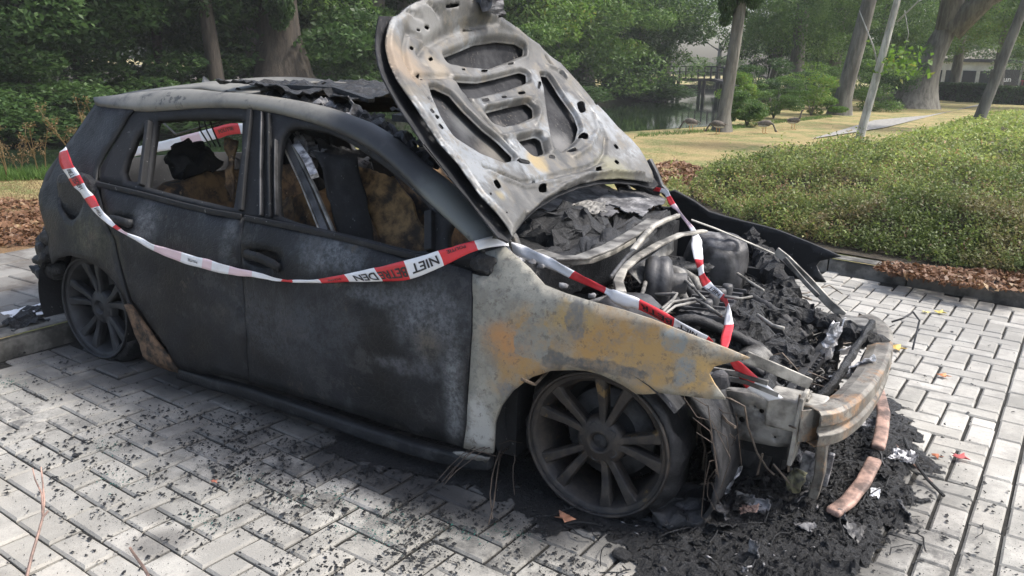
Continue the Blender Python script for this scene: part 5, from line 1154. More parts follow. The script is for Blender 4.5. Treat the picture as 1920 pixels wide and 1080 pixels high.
# ------------------------------------------------------------------ debris on the ground
dpx = [(820, 842), (700, 800), (640, 812), (620, 850), (700, 872), (780, 880), (850, 905), (900, 915), (950, 940), (1000, 968), (1060, 992), (1130, 1010), (1190, 1020), (1200, 1060), (1190, 1100), (1400, 1110), (1580, 1085), (1640, 1040), (1668, 990), (1706, 940), (1712, 890), (1740, 868), (1716, 830), (1700, 790), (1672, 748), (1650, 700), (1640, 660)]
DP = [tuple(gp(*p)[:2]) for p in dpx]+[(1.9, .75), (1.2, .8), (.6, .3), (.2, -.2), (-.1, -.6)]
def debz(x, y):
    p = np.array([[x, y]]); i = inside((x, y), DP); d = dist_poly(p, DP)[0]*(1 if i else -1)
    d += .07*noise.fractal(Vector((x*7, y*7, 0)), .6, 2.1, 5)+.025
    if d < 0: return None
    core = math.exp(-((x-1.78)/.42)**2-((y+.30)/.62)**2)
    fl = 1/(1+math.exp(-(x-1.52)/.05))*(1 if y < -.62 else 1); fl = max(fl, 1/(1+math.exp(-(y+.66)/.03)))*.92+.08
    return .0015+fl*(min(1, d/.10)*(.014+.05*core)+min(1, d/.05)*(.022*abs(noise.fractal(Vector((x*9, y*9, 5)), .5, 2.1, 5))+.016*abs(noise.noise(Vector((x*24, y*60, 3))))+.010*abs(noise.noise(Vector((x*80, y*50, 3)))))*(.4+core))+.004*abs(noise.noise(Vector((x*40, y*40, 1))))*(1-fl)
o = field('charred_debris', -.15, 2.6, -1.25, .85, debz, MT['charfine'], 400, 310, None, 'stuff'); tag(o, 'heap of black charred debris melted onto the pavers under the car front', 'debris')
def fd(rg):
    x, y = rg.normal(1.72, .42), rg.normal(-.35, .45); z = debz(x, y) if inside((x, y), DP) else None
    if z is None: return None
    return (x, y, z+.004)
deb = o
shards('debris_chips', 5200, fd, MT['charfine'], deb, .003, .026, 5, flat=.12); shards('ash_chips', 260, fd, MT['ash'], deb, .005, .018, 6)
mb = MB(); rng = random.Random(12)
for i in range(150):
    x, y = rng.gauss(1.75, .35), rng.gauss(-.45, .35); a = rng.uniform(0, 6.3); P = []
    for k in range(5):
        x += .03*cos(a); y += .03*sin(a); a += rng.gauss(0, .5); z = debz(x, y) or .004; P.append((x, y, z+.004+.012*sin(k*.8)))
    mb.tube(P, .0015+.002*rng.random(), 4)
mb.build('burnt_strands', MT['char'], deb, kind='stuff')
rng = random.Random(91); n_ = 0
while n_ < 34:
    x, y = rng.gauss(1.78, .33), rng.gauss(-.42, .36); z = debz(x, y)
    if z is None or x < 1.45: continue
    a = rng.uniform(0, 6.3); w_ = rng.uniform(.012, .05); h_ = w_*rng.uniform(.3, .8); crumple('burnt_sheet', (x, y, z+.008), (w_*cos(a), w_*sin(a), rng.gauss(0, .010)), (-h_*sin(a), h_*cos(a), rng.gauss(0, .02)), deb, MT[('char', 'char', 'ash', 'dsteel', 'steel')[n_ % 5]], 9, .012, 26, n_); n_ += 1
def lumpt(name, px, py, r, m, label, cat, seed, z=.03, amp=.03, grp=None):
    V, F = superell(gp(px, py, z), r, .8, 24, 16, None, amp, 16, seed); o = obj(name, V, F, MT[m]); tag(o, label, cat, grp); return o
def scrap(name, px, py, z, ex, ey, m, label, cat, seed, amp=.02, grp=None):
    o = crumple(name, gp(px, py, z), ex, ey, None, MT[m], 16, amp, 16, seed); tag(o, label, cat, grp); return o
scrap('metal_scrap', 1362, 905, .11, (.02, .02, .05), (.03, .0, .01), 'alu', 'jagged silver scrap of melted metal standing beside the front tyre', 'metal scrap', 1)
scrap('metal_scrap', 1405, 952, .10, (.025, 0, .015), (0, .02, .01), 'copper', 'small pink crumpled scrap on the black debris in front of the tyre', 'metal scrap', 2)
scrap('metal_scrap', 1690, 855, .05, (.05, 0, .01), (0, .05, .01), 'alu', 'pale crumpled foil scrap just right of the lower bumper bar', 'metal scrap', 3)
scrap('metal_scrap', 1640, 925, .06, (.015, 0, .0), (0, .015, .01), 'white', 'small white triangular chip beside the lower bumper bar', 'metal scrap', 4, .006)
scrap('metal_scrap', 1630, 790, .08, (.03, 0, .02), (0, .03, .01), 'alu', 'silver melted lump between the beam and the lower bumper bar', 'metal scrap', 5)
mb = MB(); mb.tube([gp(1695, 822, .04), gp(1712, 862, .035), gp(1740, 900, .02), gp(1770, 930, .01)], .006, 6); tag(mb.build('burnt_rod', MT['char']), 'thin black burnt rod poking out of the debris onto the pavers', 'rod')
mb = MB(); mb.tube([gp(1680, 835, .03), gp(1710, 868, .03), gp(1748, 905, .012)], .004, 6); tag(mb.build('burnt_rod', MT['copper']), 'thin brown burnt rod beside the black rod at the debris edge', 'rod')
scrap('rubber_scrap', 45, 600, .13, (.06, 0, -.02), (0, .09, .0), 'char', 'black melted scrap lying on the kerb behind the rear wheel', 'rubber scrap', 8, .02)
scrap('rubber_scrap', 80, 575, .13, (.05, 0, .0), (0, .10, .0), 'char', 'flat charred strip on the kerb close to the rear tyre', 'rubber scrap', 9, .015)
scrap('ash_patch', 70, 580, .124, (.10, 0, 0), (0, .14, 0), 'white', 'flaky white ash patch on the footway behind the rear wheel', 'ash', 10, .006)
# soot flakes and glass crumbs
def flakes(name, n, f, mat, smin, smax, seed, label, cat):
    rg = np.random.default_rng(seed); C = []
    while len(C) < n:
        p = f(rg)
        if p is not None and inside(p, PAVE): C.append(p)
    C = np.array(C); s = smin*(smax/smin)**(rg.random(n)**2.6); k = 5; V = []; F = []
    an = np.sort(rg.uniform(0, 2*pi, (n, k)), 1); rr_ = s[:, None]*rg.uniform(.55, 1.1, (n, k)); st_ = rg.uniform(.5, 1, n)[:, None]; ro = rg.uniform(0, pi, n)[:, None]
    x = rr_*np.cos(an); y = rr_*np.sin(an)*st_; X = x*np.cos(ro)-y*np.sin(ro)+C[:, :1]; Y = x*np.sin(ro)+y*np.cos(ro)+C[:, 1:2]; Z = .0035+rg.random((n, k))*s[:, None]*.35
    top = np.stack([C[:, 0], C[:, 1], .005+s*.5], 1)
    Vv = np.concatenate([np.stack([X, Y, Z], 2), top[:, None, :]], 1).reshape(-1, 3); b = (np.arange(n)*(k+1))[:, None]
    Ff = np.concatenate([np.stack([b[:, 0]+i, b[:, 0]+(i+1) % k, b[:, 0]+k], 1) for i in range(k)], 0)
    o = npmesh(name, Vv, Ff, mat); o['kind'] = 'stuff'; tag(o, label, cat); return o
def ff(rg):
    c = [((.4, -1.25), (.75, .28), 5), ((.3, -1.05), (.5, .15), 3), ((1.1, -1.15), (.35, .16), 2), ((.0, -1.5), (.9, .35), 3), ((2.2, -.35), (.3, .4), 1.2), ((1.9, 1.6), (1.2, 1.2), 1), ((-1.4, -1.1), (.35, .2), .6)][rg.choice(7, p=np.array([5, 3, 2, 3, 1.2, 1, .6])/15.8)]
    x, y = rg.normal(c[0][0], c[1][0]), rg.normal(c[0][1], c[1][1])
    return (x, y) if noise.noise(Vector((x*5, y*5, 3)))+.6*noise.noise(Vector((x*14, y*14, 1))) > rg.uniform(-.5, .45) else None
flakes('soot_flakes', 17000, ff, MT['charfine'], .0012, .014, 21, 'black soot flakes scattered over the pavers around the car', 'soot flakes')
GC = [gp(*p)[:2] for p in ((230, 905), (200, 840), (640, 935), (740, 975), (660, 990), (560, 935), (880, 1000), (470, 900), (400, 980), (20, 720), (960, 1000), (720, 1010))]
def fg(rg):
    c = GC[rg.integers(len(GC))]; return (rg.normal(c[0], .05), rg.normal(c[1], .03))
flakes('glass_crumbs', 900, fg, MT['glass'], .002, .007, 22, 'green glass crumbs in small heaps on the pavers', 'glass crumbs')
for i, (px, py, r, lb) in enumerate(((650, 955, .014, 'black'), (142, 853, .013, 'small black'), (1165, 1040, .03, 'larger flat black'))):
    lumpt('burnt_lump', px, py, (r, r*.8, r*.4), 'char', ('burnt lump on the pavers nearest the bottom edge midway along the photo', 'small burnt lump on the pavers at the far left', 'flat black lump beside the debris below the front tyre')[i], 'burnt lump', 30+i, .008, .006)
# leaves on the pavement
def leaf_mesh(r, seed):
    rng = random.Random(seed); n = 10; V = [(0, 0, .004)]; F = []
    for k in range(n):
        a = 2*pi*k/n; q = r*(1.15 if k % 2 == 0 else .55)*(1+.2*rng.random()); V.append((q*cos(a), q*sin(a)*.8, .003+abs(sin(a*1.5+seed))*r*.5))
    for k in range(n): F.append((0, 1+k, 1+(k+1) % n))
    return V, F
for px, py, r, m, lb in ((1060, 976, .032, ((.62, .30, .18)), 'salmon-coloured curled leaf on the pavers below the front wheel'), (1680, 656, .045, (.62, .42, .12), 'yellow leaf beside the far end of the bumper beam'), (1768, 707, .028, (.55, .22, .10), 'orange-red leaf on the pavers at right'), (1800, 860, .03, (.45, .10, .10), 'small dark red leaf near the right edge'),
                     (1762, 588, .035, (.60, .50, .14), 'yellow leaf on the far pavers near the kerb'), (1735, 587, .022, (.55, .5, .2), 'small pale yellow leaf left of the yellow one near the kerb'), (1755, 858, .02, (.35, .12, .06), 'brown leaf beside the burnt rod'), (402, 905, .012, (.4, .15, .1), 'tiny brown leaf on the pavers left of the sill')):
    V, F = leaf_mesh(r, px); c = gp(px, py, .004); mm = plain('leaf_colour', m, .6, 0, .3, 40); o = obj('fallen_leaf', [(x+c[0], y+c[1], z+c[2]) for x, y, z in V], F, mm, None, True); solid(o, .001); tag(o, lb, 'leaf', 'fallen leaves on the pavers')
# dry twigs in the foreground
for pts, lb in (([(48, 1090, .10), (60, 1040, .14), (72, 1000, .17), (80, 970, .20), (83, 940, .22), (80, 905, .25), (77, 876, .28)], 'forked reddish dry twig in the bottom left corner'), ([(285, 1092, .05), (268, 1062, .08), (252, 1040, .11), (243, 1026, .13)], 'short dry stalk at the bottom edge left of centre')):
    mb = MB(); P = [gp(*p) for p in pts]; mb.tube(P, [.0045-.0004*i for i in range(len(P))], 6)
    if len(pts) > 5: mb.tube([P[3], gp(78, 925, .24), gp(66, 900, .26), gp(61, 878, .28)], [.003, .0025, .002, .0015], 5); mb.tube([P[3], gp(90, 958, .21)], .003, 5)
    base = P[0]; mb.tube([base, (base[0], base[1], 0)], .005, 6); tag(mb.build('dry_twig', MT['copper']), lb, 'twig')

# ------------------------------------------------------------------ vegetation
def leafcards(C, size, rg, up=.35, w=.5):
    n = len(C); N = rg.normal(size=(n, 3)); N[:, 2] = np.abs(N[:, 2])+up; N /= np.linalg.norm(N, axis=1)[:, None]
    a = np.cross(N, rg.normal(size=(n, 3))); a /= np.linalg.norm(a, axis=1)[:, None]; b = np.cross(N, a); s = size*rg.uniform(.6, 1.3, n); s = s[:, None]
    droop = np.array([0, 0, -1.])*s*.25
    V = np.stack([C-a*s*.5, C-b*s*w*.5, C+a*s*.5+droop, C+b*s*w*.5], 1).reshape(-1, 3); F = np.arange(n*4).reshape(n, 4); return V, F
def crown_pts(rg, clumps, per, shell=.55):
    P = []
    for c, r in clumps:
        d = rg.normal(size=(per, 3)); d /= np.linalg.norm(d, axis=1)[:, None]; q = rg.uniform(shell, 1.08, per)**.7
        P.append(np.array(c)+d*np.array(r)*q[:, None])
    return np.concatenate(P)
CROWN = {}
def crown_mesh(seed, leaf, n_cl=34, per=620, mat='leafmid'):
    k = (seed, leaf, mat, n_cl, per)
    if k not in CROWN:
        rg = np.random.default_rng(seed); cl = []
        for i in range(n_cl):
            d = rg.normal(size=3); d /= np.linalg.norm(d); q = rg.uniform(.35, .95); r = rg.uniform(.14, .34); cl.append((d*q, (r*1.15, r*1.15, r*.62)))
        P = crown_pts(rg, cl, per); V, F = leafcards(P, leaf, rg); o = npmesh('crown', V, F, MT[mat]); CROWN[k] = o.data; bpy.data.objects.remove(o)
    return CROWN[k]
def tree(x, y, label, trunk=(.3, 4., 0, 0), crowns=(), group=None, barkm='bark', limbs=5, seed=0, cat='tree', flare=1.5, z0=KZ, name='broadleaf_tree'):
    """trunk: radius, height, lean x, lean y ; crowns: (dx, dy, z, rx, ry, rz, mat, leaf, seed)"""
    root = thing(name, label, cat, (x, y, z0), group); r, h, lx, ly = trunk; rng = random.Random(seed); n = 14; V = []; K = 14
    for i in range(n+1):
        t = i/n; z = -.15+(h+.15)*t; rr_ = r*(1-.45*t)*(1+(flare-1)*max(0, 1-z/(r*3.2))**2); cx, cy = x+lx*t+.03*r*sin(t*7), y+ly*t
        for k in range(K):
            a = 2*pi*k/K; q = rr_*(1+.10*noise.noise(Vector((cos(a)*1.5+seed, sin(a)*1.5, z*.7)))+.06*sin(a*5+seed)*max(0, 1-z/(r*3))); V.append((cx+q*cos(a), cy+q*sin(a), z0+z))
    F = [(i*K+k, i*K+(k+1) % K, (i+1)*K+(k+1) % K, (i+1)*K+k) for i in range(n) for k in range(K)]+[tuple(n*K+k for k in range(K))]
    o = obj('trunk', V, F, MT[barkm], root, True)
    for i in range(limbs):
        a = rng.uniform(0, 6.28); t = rng.uniform(.55, .98); p = Vector((x+lx*t, y+ly*t, z0+h*t)); P = [p]; d = Vector((cos(a), sin(a), rng.uniform(.3, 1))).normalized(); L = h*.12
        for k in range(6): d = (d+Vector((rng.gauss(0, .15), rng.gauss(0, .15), .03))).normalized(); P.append(P[-1]+d*L)
        mb = MB(); mb.tube(P, [r*.32*(1-k/7.) for k in range(7)], 7); mb.build('limb', MT[barkm], root, True)
    for i, (dx, dy, z, rx, ry, rz, m, leaf, sd) in enumerate(crowns):
        me = crown_mesh(sd, leaf, mat=m); o = bpy.data.objects.new('crown', me); COL.objects.link(o); o.parent = root; o.location = (dx, dy, z); o.scale = (rx, ry, rz); o.rotation_euler = (0, 0, rng.uniform(0, 6))
    return root
def P2(px, d): p = atd(px, 150, d); return p[0], p[1]
G1 = 'trees on the far canal bank'
def shore_d(px):
    d = ray(px, 150); d = np.array([d[0], d[1]]); d /= np.hypot(*d); best = None
    for a, b in zip(SHORE[:-1], SHORE[1:]):
        a = np.array(a, float); e = np.array(b, float)-a; M_ = np.array([[d[0], -e[0]], [d[1], -e[1]]])
        if abs(np.linalg.det(M_)) < 1e-9: continue
        t, u = np.linalg.solve(M_, a-CAM[:2])
        if t > 0 and 0 <= u <= 1: best = t if best is None else min(best, t)
    return best
def push(px, d, off=4.):
    sd_ = shore_d(px); return max(1., (sd_+off)/d) if sd_ and px < 1262 else 1.
# far bank and background trees: (px, distance, trunk r, crown list)
rng = random.Random(31)
def T(px, d, label, r=.3, h=6., lean=(0, 0), cz=3.2, cr=3.2, crz=2.6, mat='leafdark', leaf=.05, sd=1, extra=(), grp=G1, limbs=4, off=4., **k):
    f = push(px, d, off); d *= f; r *= f; h *= f; lean = (lean[0]*f, lean[1]); cr *= f; crz *= f; cz = 1.4+(cz-1.4)*f
    if px < 380: r *= .4; k['barkm'] = 'barkdark'
    x, y = P2(px, d); cs = [(0, 0, cz, cr, cr, crz, mat, leaf, sd)]+list(extra); return tree(x, y, label, (r, h, *lean), cs, grp, limbs=limbs, seed=int(px+d*10), **k)
T(-60, 15.5, 'dark leafy tree at the left edge of the photo', .25, 6, cz=2.7, cr=3.0, crz=2.2, leaf=.038, sd=1)
T(150, 14.5, 'dark tree with low foliage behind the dead weeds at left', .22, 6, cz=2.6, cr=2.7, crz=2.1, leaf=.040, sd=2)
T(300, 17., 'dark tree left of the leaning trunk', .22, 6, cz=3.0, cr=2.6, crz=2.4, leaf=.042, sd=3)
T(50, 24, 'deep shade tree filling the gap at far left', .3, 7, cz=3.2, cr=4.5, crz=3.5, leaf=.05, sd=4)
T(412, 15.5, 'slim trunk leaning left above the car tail', .14, 7., (-1.0, 0), cz=6.4, cr=2.0, crz=1.4, leaf=.05, sd=5, limbs=3, off=.1, barkm='barkbrown')
f = push(535, 15.5, .2); x, y = P2(535, 15.5*f); tree(x, y, 'broad old trunk with ivy behind the car roof', (.40*f, 9*f, -.9*f, .2), [(-.1, .0, 6.4*f, 3.0*f, 3.0*f, 1.8*f, 'leafmid', .045, 6), (.55*f, -.6*f, 2.2*f, .6*f, .5*f, 1.0*f, 'leafdark', .10, 7), (-.6*f, -.3*f, 3.4*f, .5*f, .5*f, .9*f, 'leafdark', .10, 5), (.5*f, -.5*f, 3.6*f, .6*f, .5*f, .9*f, 'leafmid', .10, 3)], G1, 'barkbrown', seed=3, flare=2.2, limbs=3)
T(610, 20, 'tree with yellow-green leaf tips between the old trunk and the bonnet', .25, 6, cz=2.9, cr=2.6, crz=2.5, mat='leafmid', leaf=.045, sd=8)
T(690, 19, 'dark tree left of the raised bonnet', .35, 7, (.4, 0), cz=3.6, cr=2.3, crz=2.3, leaf=.05, sd=9)
T(470, 26, 'dark tree far behind the old trunk', .3, 7, cz=3.0, cr=4.2, crz=3.6, leaf=.05, sd=10)
T(760, 28, 'tall dark tree behind the bonnet', .3, 8, cz=3.5, cr=4., crz=3.6, leaf=.045, sd=11)
T(900, 24, 'leafy tree behind the top of the bonnet', .3, 7, cz=3.2, cr=3.2, crz=3., mat='leafmid', leaf=.045, sd=1)
T(1000, 22, 'bright green tree right of the bonnet', .28, 7, cz=3.3, cr=2.6, crz=2.5, mat='leafbright', leaf=.042, sd=2)
T(1090, 23, 'bright tree whose boughs droop over the water', .3, 7, cz=2.9, cr=2.7, crz=2.2, mat='leafbright', leaf=.038, sd=3)
T(1150, 27, 'green tree overhanging the canal next to the drooping one', .3, 7, cz=2.9, cr=3.0, crz=2.8, mat='leafmid', leaf=.038, sd=4)
T(1040, 31, 'mid green tree behind the bright ones', .3, 8, cz=3.6, cr=4.2, crz=4., mat='leafmid', leaf=.035, sd=5)
T(1205, 38, 'dark blue-green tree left of the sky gap', .35, 9, cz=4.4, cr=4.0, crz=3.8, leaf=.04, sd=6)
T(1245, 47, 'dark tree beyond the footbridge', .35, 9, cz=4.6, cr=3.4, crz=3.3, leaf=.04, sd=7)
T(1450, 52, 'tree right of the grey trunk beyond the bridge', .4, 10, cz=5.2, cr=4.2, crz=4.6, mat='leafdark', leaf=.038, sd=8)
T(1345, 82, 'distant tree below the sky gap', .3, 4, cz=1.6, cr=4.2, crz=1.6, mat='leafmid', leaf=.04, sd=9)
T(1490, 46, 'dense tree left of the thick straight trunk', .4, 10, cz=4.6, cr=3.8, crz=4., mat='leafmid', leaf=.038, sd=10)
T(1560, 52, 'dark tree behind the thick straight trunk', .4, 10, cz=5, cr=4.2, crz=4.6, mat='leafdark', leaf=.038, sd=11)
T(1650, 55, 'tree behind the birch sapling', .4, 10, cz=5, cr=4.0, crz=4.4, mat='leafmid', leaf=.038, sd=1)
T(1790, 62, 'light green tree beyond the path at right', .35, 9, cz=5.6, cr=5.0, crz=3.2, mat='leafmid', leaf=.038, sd=2, grp='trees beyond the lawn')
T(1870, 58, 'yellow-green tree near the right edge', .35, 9, cz=5.4, cr=4.2, crz=3.3, mat='leafbright', leaf=.038, sd=3, grp='trees beyond the lawn')
T(1960, 50, 'tree at the right edge of the photo', .35, 9, cz=5.2, cr=4.2, crz=3.6, mat='leafmid', leaf=.038, sd=4, grp='trees beyond the lawn')
T(1720, 75, 'pale tree far beyond the old oak', .35, 10, cz=6., cr=6.0, crz=4.6, mat='leafmid', leaf=.04, sd=5, grp='trees beyond the lawn')
for i, (px, d, sc) in enumerate(((-150, 40, 7), (120, 42, 7), (420, 45, 7), (640, 46, 6), (860, 48, 7), (1090, 55, 7), (1520, 85, 8), (1640, 92, 8), (1900, 100, 8), (2050, 80, 8))):
    T(px, d, ('tall tree at the back of the left wood', 'second tall tree at the back of the left wood', 'tall back tree behind the leaning trunk', 'tall back tree behind the old trunk', 'tall back tree hidden by the bonnet', 'tall back tree behind the bright boughs', 'tall far tree beyond the bridge end', 'tall far tree behind the oak', 'tall far tree behind the houses', 'tall far tree off the right edge')[i], .4, 9, cz=sc*.62, cr=sc, crz=sc*.75, mat='leafdark' if i < 6 else 'leafmid', leaf=.04, sd=6+i % 5, grp='tall trees in the background', limbs=2)
# trees standing on the lawn
def on(px, py): p = gp(px, py, KZ); return float(p[0]), float(p[1])
x, y = on(1352, 246); tree(x, y, 'grey straight trunk on the canal bank beside the geese', (.155, 7.5, .45, 0), [(0, 0, 6.6, 2.6, 2.6, 2.2, 'leafmid', .05, 8), (.15, 0, 3.3, .6, .6, 1.2, 'leafdark', .09, 3)], None, seed=11, limbs=3)
x, y = on(1571, 216); tree(x, y, 'thick straight trunk on the lawn left of the birch sapling', (.30, 9., 1.2, 0), [(.5, 0, 8.4, 3.6, 3.6, 2.4, 'leafmid', .04, 9)], None, seed=12, limbs=3)
x, y = on(1698, 202); tree(x, y, 'massive old oak with spreading limbs on the lawn', (.74, 4.2, 1.4, 0), [(2.2, 0, 6.2, 5., 4., 2.7, 'leafdark', .028, 10), (-2.6, 0, 5.6, 3.4, 3.4, 2.6, 'leafmid', .03, 11)], None, seed=13, flare=1.9, limbs=0)
mb = MB(); mb.tube([(x+1.3, y, 3.6), (x+2.6, y, 5.0), (x+4.6, y-.5, 6.0), (x+7.5, y-.8, 7.6)], [.62, .45, .34, .2], 10); mb.tube([(x+1.3, y, 3.6), (x+1.2, y, 5.6), (x+.4, y, 8.)], [.6, .42, .25], 10); mb.tube([(x+2.6, y, 5.), (x+3.2, y-.3, 6.6), (x+4, y, 8.5)], [.34, .22, .12], 8)
tr = [o for o in S.objects if o.get('label', '').startswith('massive old oak')][0]; mb.build('limb', MT['bark'], tr, True)
x, y = on(1604, 279); t = tree(x, y, 'slender pale birch sapling in the ground cover', (.085, 4.2, .55, 0), [(.55, 0, 4.2, .9, .9, .8, 'leafbright', .09, 1)], None, 'barkpale', 0, 14, flare=1.2)
rg = np.random.default_rng(5); V, F = leafcards(np.array([x+.62, y-.1, 1.72])+rg.normal(size=(150, 3))*np.array([.24, .15, .17]), .11, rg, w=.65); npmesh('leaf_tuft', V, F, MT['leafbright'], t)['kind'] = 'stuff'
mb = MB(); mb.tube([(x+.22, y, 1.55), (x+.05, y, 2.0), (x-.25, y-.1, 2.6)], [.02, .014, .008], 6); mb.tube([(x+.40, y, 2.4), (x+.7, y, 2.75), (x+1.0, y, 2.9)], [.018, .012, .006], 6); mb.tube([(x+.5, y, 2.6), (x+.62, y, 2.2), (x+.6, y, 1.9)], [.008, .006, .004], 5); mb.build('twig', MT['barkpale'], t, True)
x, y = on(1825, 243); tree(x, y, 'leaning grey trunk in the ground cover near the right edge', (.16, 6.0, 1.2, 0), [(1.2, 0, 5.6, 1.5, 1.5, 1.2, 'leafbright', .06, 2)], None, 'bark', 0, 15, flare=1.2)
x, y = on(1903, 186); tree(x, y, 'thin white young trunk beside the red car', (.09, 5, .25, 0), [(.2, 0, 5.2, 1.5, 1.5, 1.2, 'leafbright', .06, 3)], None, 'barkpale', 0, 16, flare=1.)
# bushes
def bush(px, py, r, h, mat, leaf, sd, label, grp='bushes along the bank', z=None):
    x, y = on(px, py); root = thing('bush', label, 'bush', (x, y, KZ if z is None else z), grp); me = crown_mesh(sd, leaf, 22, 420, mat); o = bpy.data.objects.new('foliage', me); COL.objects.link(o); o.parent = root; o.location = (0, 0, h*.5); o.scale = (r, r, h*.62)
    mb = MB()
    for k in range(5): mb.tube([(x, y, KZ), (x+r*.3*cos(k*1.3), y+r*.3*sin(k*1.3), KZ+h*.7)], [.02, .008], 5)
    mb.build('stem', MT['bark'], root, True)
for a in ((1520, 217, 1.2, 1.5, 'leafbright', .06, 1, 'light green bush left of the thick straight trunk'), (1450, 222, 1.0, 1.2, 'leafmid', .06, 2, 'green bush behind the standing goose'), (1400, 236, .8, .9, 'leafmid', .08, 3, 'low bush right of the grey trunk'), (1480, 205, 1.6, 1.8, 'leafdark', .05, 4, 'dark bush on the bank behind the light one'), (1425, 205, 1.8, 2.2, 'leafdark', .05, 5, 'large dark bush at the bridge end'),
          (1620, 208, 1.8, 2.4, 'leafmid', .05, 6, 'wide bush behind the birch sapling'), (1660, 203, 2.0, 3.2, 'leafdark', .05, 7, 'tall dark bush left of the oak'), (1550, 205, 1.5, 1.8, 'leafmid', .05, 8, 'bush just behind the thick straight trunk'), (1385, 220, .9, 1.4, 'leafbright', .07, 9, 'bright bush at the water edge')): bush(*a)
for px, d, h, w, lb in ((-80, 17.5, 2.4, 2.6, 'dark undergrowth at the left edge of the photo'), (20, 18.5, 2.6, 2.4, 'dark undergrowth left of the dead weeds'), (200, 18, 2.6, 2.4, 'dark undergrowth behind the car tail on the far bank'), (440, 19, 2.6, 2.4, 'dark undergrowth beside the leaning trunk'), (520, 21, 2.8, 2.6, 'dark undergrowth behind the broad ivy trunk'), (680, 21, 2.8, 2.4, 'dark undergrowth left of the raised bonnet'), (820, 24, 2.8, 3., 'dark undergrowth hidden behind the bonnet'), (1210, 33, 1.6, 3.2, 'dark bush low on the far bank left of the bridge'), (1050, 21, 1.4, 2.2, 'far-bank bush just behind the bonnet edge'), (100, 16, 1.2, 2.4, 'far-bank bush behind the dead weeds'), (330, 17, 1.2, 2.4, 'far-bank bush behind the car tail'), (600, 18, 1.2, 2.2, 'far-bank bush behind the car roof')):
    f = push(px, d, .5); d *= f; h *= f*.62; w *= f; x, y = P2(px, d); root = thing('bush', lb, 'bush', (x, y, -.35), 'bushes along the bank'); me = crown_mesh(3, .06, 22, 420, 'leafdark'); o = bpy.data.objects.new('foliage', me); COL.objects.link(o); o.parent = root; o.location = (0, 0, h*.35); o.scale = (w, w*.8, h*.7)
# dead weeds at left behind the car
def weeds(px, py, h, lb, sd, nm=3, big=False):
    x, y = on(px, py); rng = random.Random(sd); mb = MB(); tips = []
    for k in range(nm):
        d = Vector((rng.gauss(0, .10), rng.gauss(0, .10), 1)).normalized(); P = [Vector((x+rng.gauss(0, .06), y+rng.gauss(0, .06), KZ))]
        for q in range(5): d = (d+Vector((rng.gauss(0, .10), rng.gauss(0, .10), 0))).normalized(); P.append(P[-1]+d*h/5)
        mb.tube(P, [.008, .007, .006, .005, .004, .003], 5)
        for q in range(2, 6):
            e = Vector((rng.gauss(0, .5), rng.gauss(0, .5), .8)).normalized()*h*.22; mb.tube([P[q], P[q]+e], [.004, .002], 4); tips += [P[q]+e, P[q]+e*.7]
    root = thing('dead_weed', lb, 'weed', (x, y, KZ), 'dead weeds at the canal edge'); mb.build('stalk', MT['straw'], root)
    rg = np.random.default_rng(sd); C = np.repeat(np.array([t[:] for t in tips]), 14, 0); C = C+rg.normal(size=C.shape)*.02; V, F = leafcards(C, .022, rg, w=.6); npmesh('seed_head', V, F, MT['straw'], root)['kind'] = 'stuff'
weeds(75, 330, 0.50, 'tall dry brown weed behind the car tail', 1); weeds(10, 338, 0.52, 'reddish dry weed at the left edge', 2); weeds(150, 330, 0.72, 'tallest dry weed whose head shows above the car tail', 3, 4); weeds(40, 330, 0.34, 'short dry weed between the taller ones', 4)
rg = np.random.default_rng(77)
def grassy(name, pxs, n, size, mat, label, cat, z=KZ, up=.1, w=.14, sc=.05):
    P = [on(*q) for q in pxs]; A = np.array(P); lo_, hi_ = A.min(0), A.max(0); C = []
    while len(C) < n:
        q = rg.uniform(lo_, hi_)
        if inside(q, P): C.append((q[0], q[1], z+size*.3))
    C = np.array(C); a = rg.normal(size=(n, 3))*.45; a[:, 2] = 1; a /= np.linalg.norm(a, axis=1)[:, None]; b = np.cross(a, rg.normal(size=(n, 3))); b /= np.linalg.norm(b, axis=1)[:, None]; s = (size*rg.uniform(.5, 1.3, n))[:, None]
    C[:, 2] = z; V = np.stack([C-b*s*w*.5, C+b*s*w*.5, C+a*s], 1).reshape(-1, 3); F = np.arange(3*n).reshape(n, 3); o = npmesh(name, V, F, MT[mat]); o['kind'] = 'stuff'; tag(o, label, cat); return o
grassy('dry_grass', [(-60, 470), (95, 455), (95, 333), (-60, 338)], 9000, .025, 'straw', 'dry yellow grass on the bank left of the car', 'grass')
grassy('weed_growth', [(-60, 342), (100, 338), (110, 326), (-60, 330)], 1800, .12, 'leafmid', 'green weeds along the canal edge at left', 'weeds')
grassy('lawn_grass', [(1190, 262), (1240, 330), (1330, 270), (1500, 240), (1560, 236), (1560, 222), (1380, 247)], 9000, .018, 'straw', 'dry lawn grass between the water and the ground cover', 'grass')
grassy('bank_grass', [(1185, 262), (1195, 258), (1350, 247), (1420, 236), (1560, 221), (1560, 216), (1400, 232), (1340, 243), (1200, 252)], 3500, .08, 'leafmid', 'green grass along the water edge', 'grass')
def litter(name, pxs, n, label, z=KZ+.01, size=.05, zf=None):
    P = [on(*q) for q in pxs]; A = np.array(P); lo_, hi_ = A.min(0), A.max(0); C = []
    while len(C) < n:
        q = rg.uniform(lo_, hi_)
        if inside(q, P) and noise.noise(Vector((q[0]*3, q[1]*3, 7))) > rg.uniform(-.6, .3): C.append((q[0], q[1], z+rg.random()*.03))
    V, F = leafcards(np.array(C), size, rg, up=1.2, w=.6); o = npmesh(name, V, F, MT['litter']); o['kind'] = 'stuff'; tag(o, label, 'fallen leaves'); return o
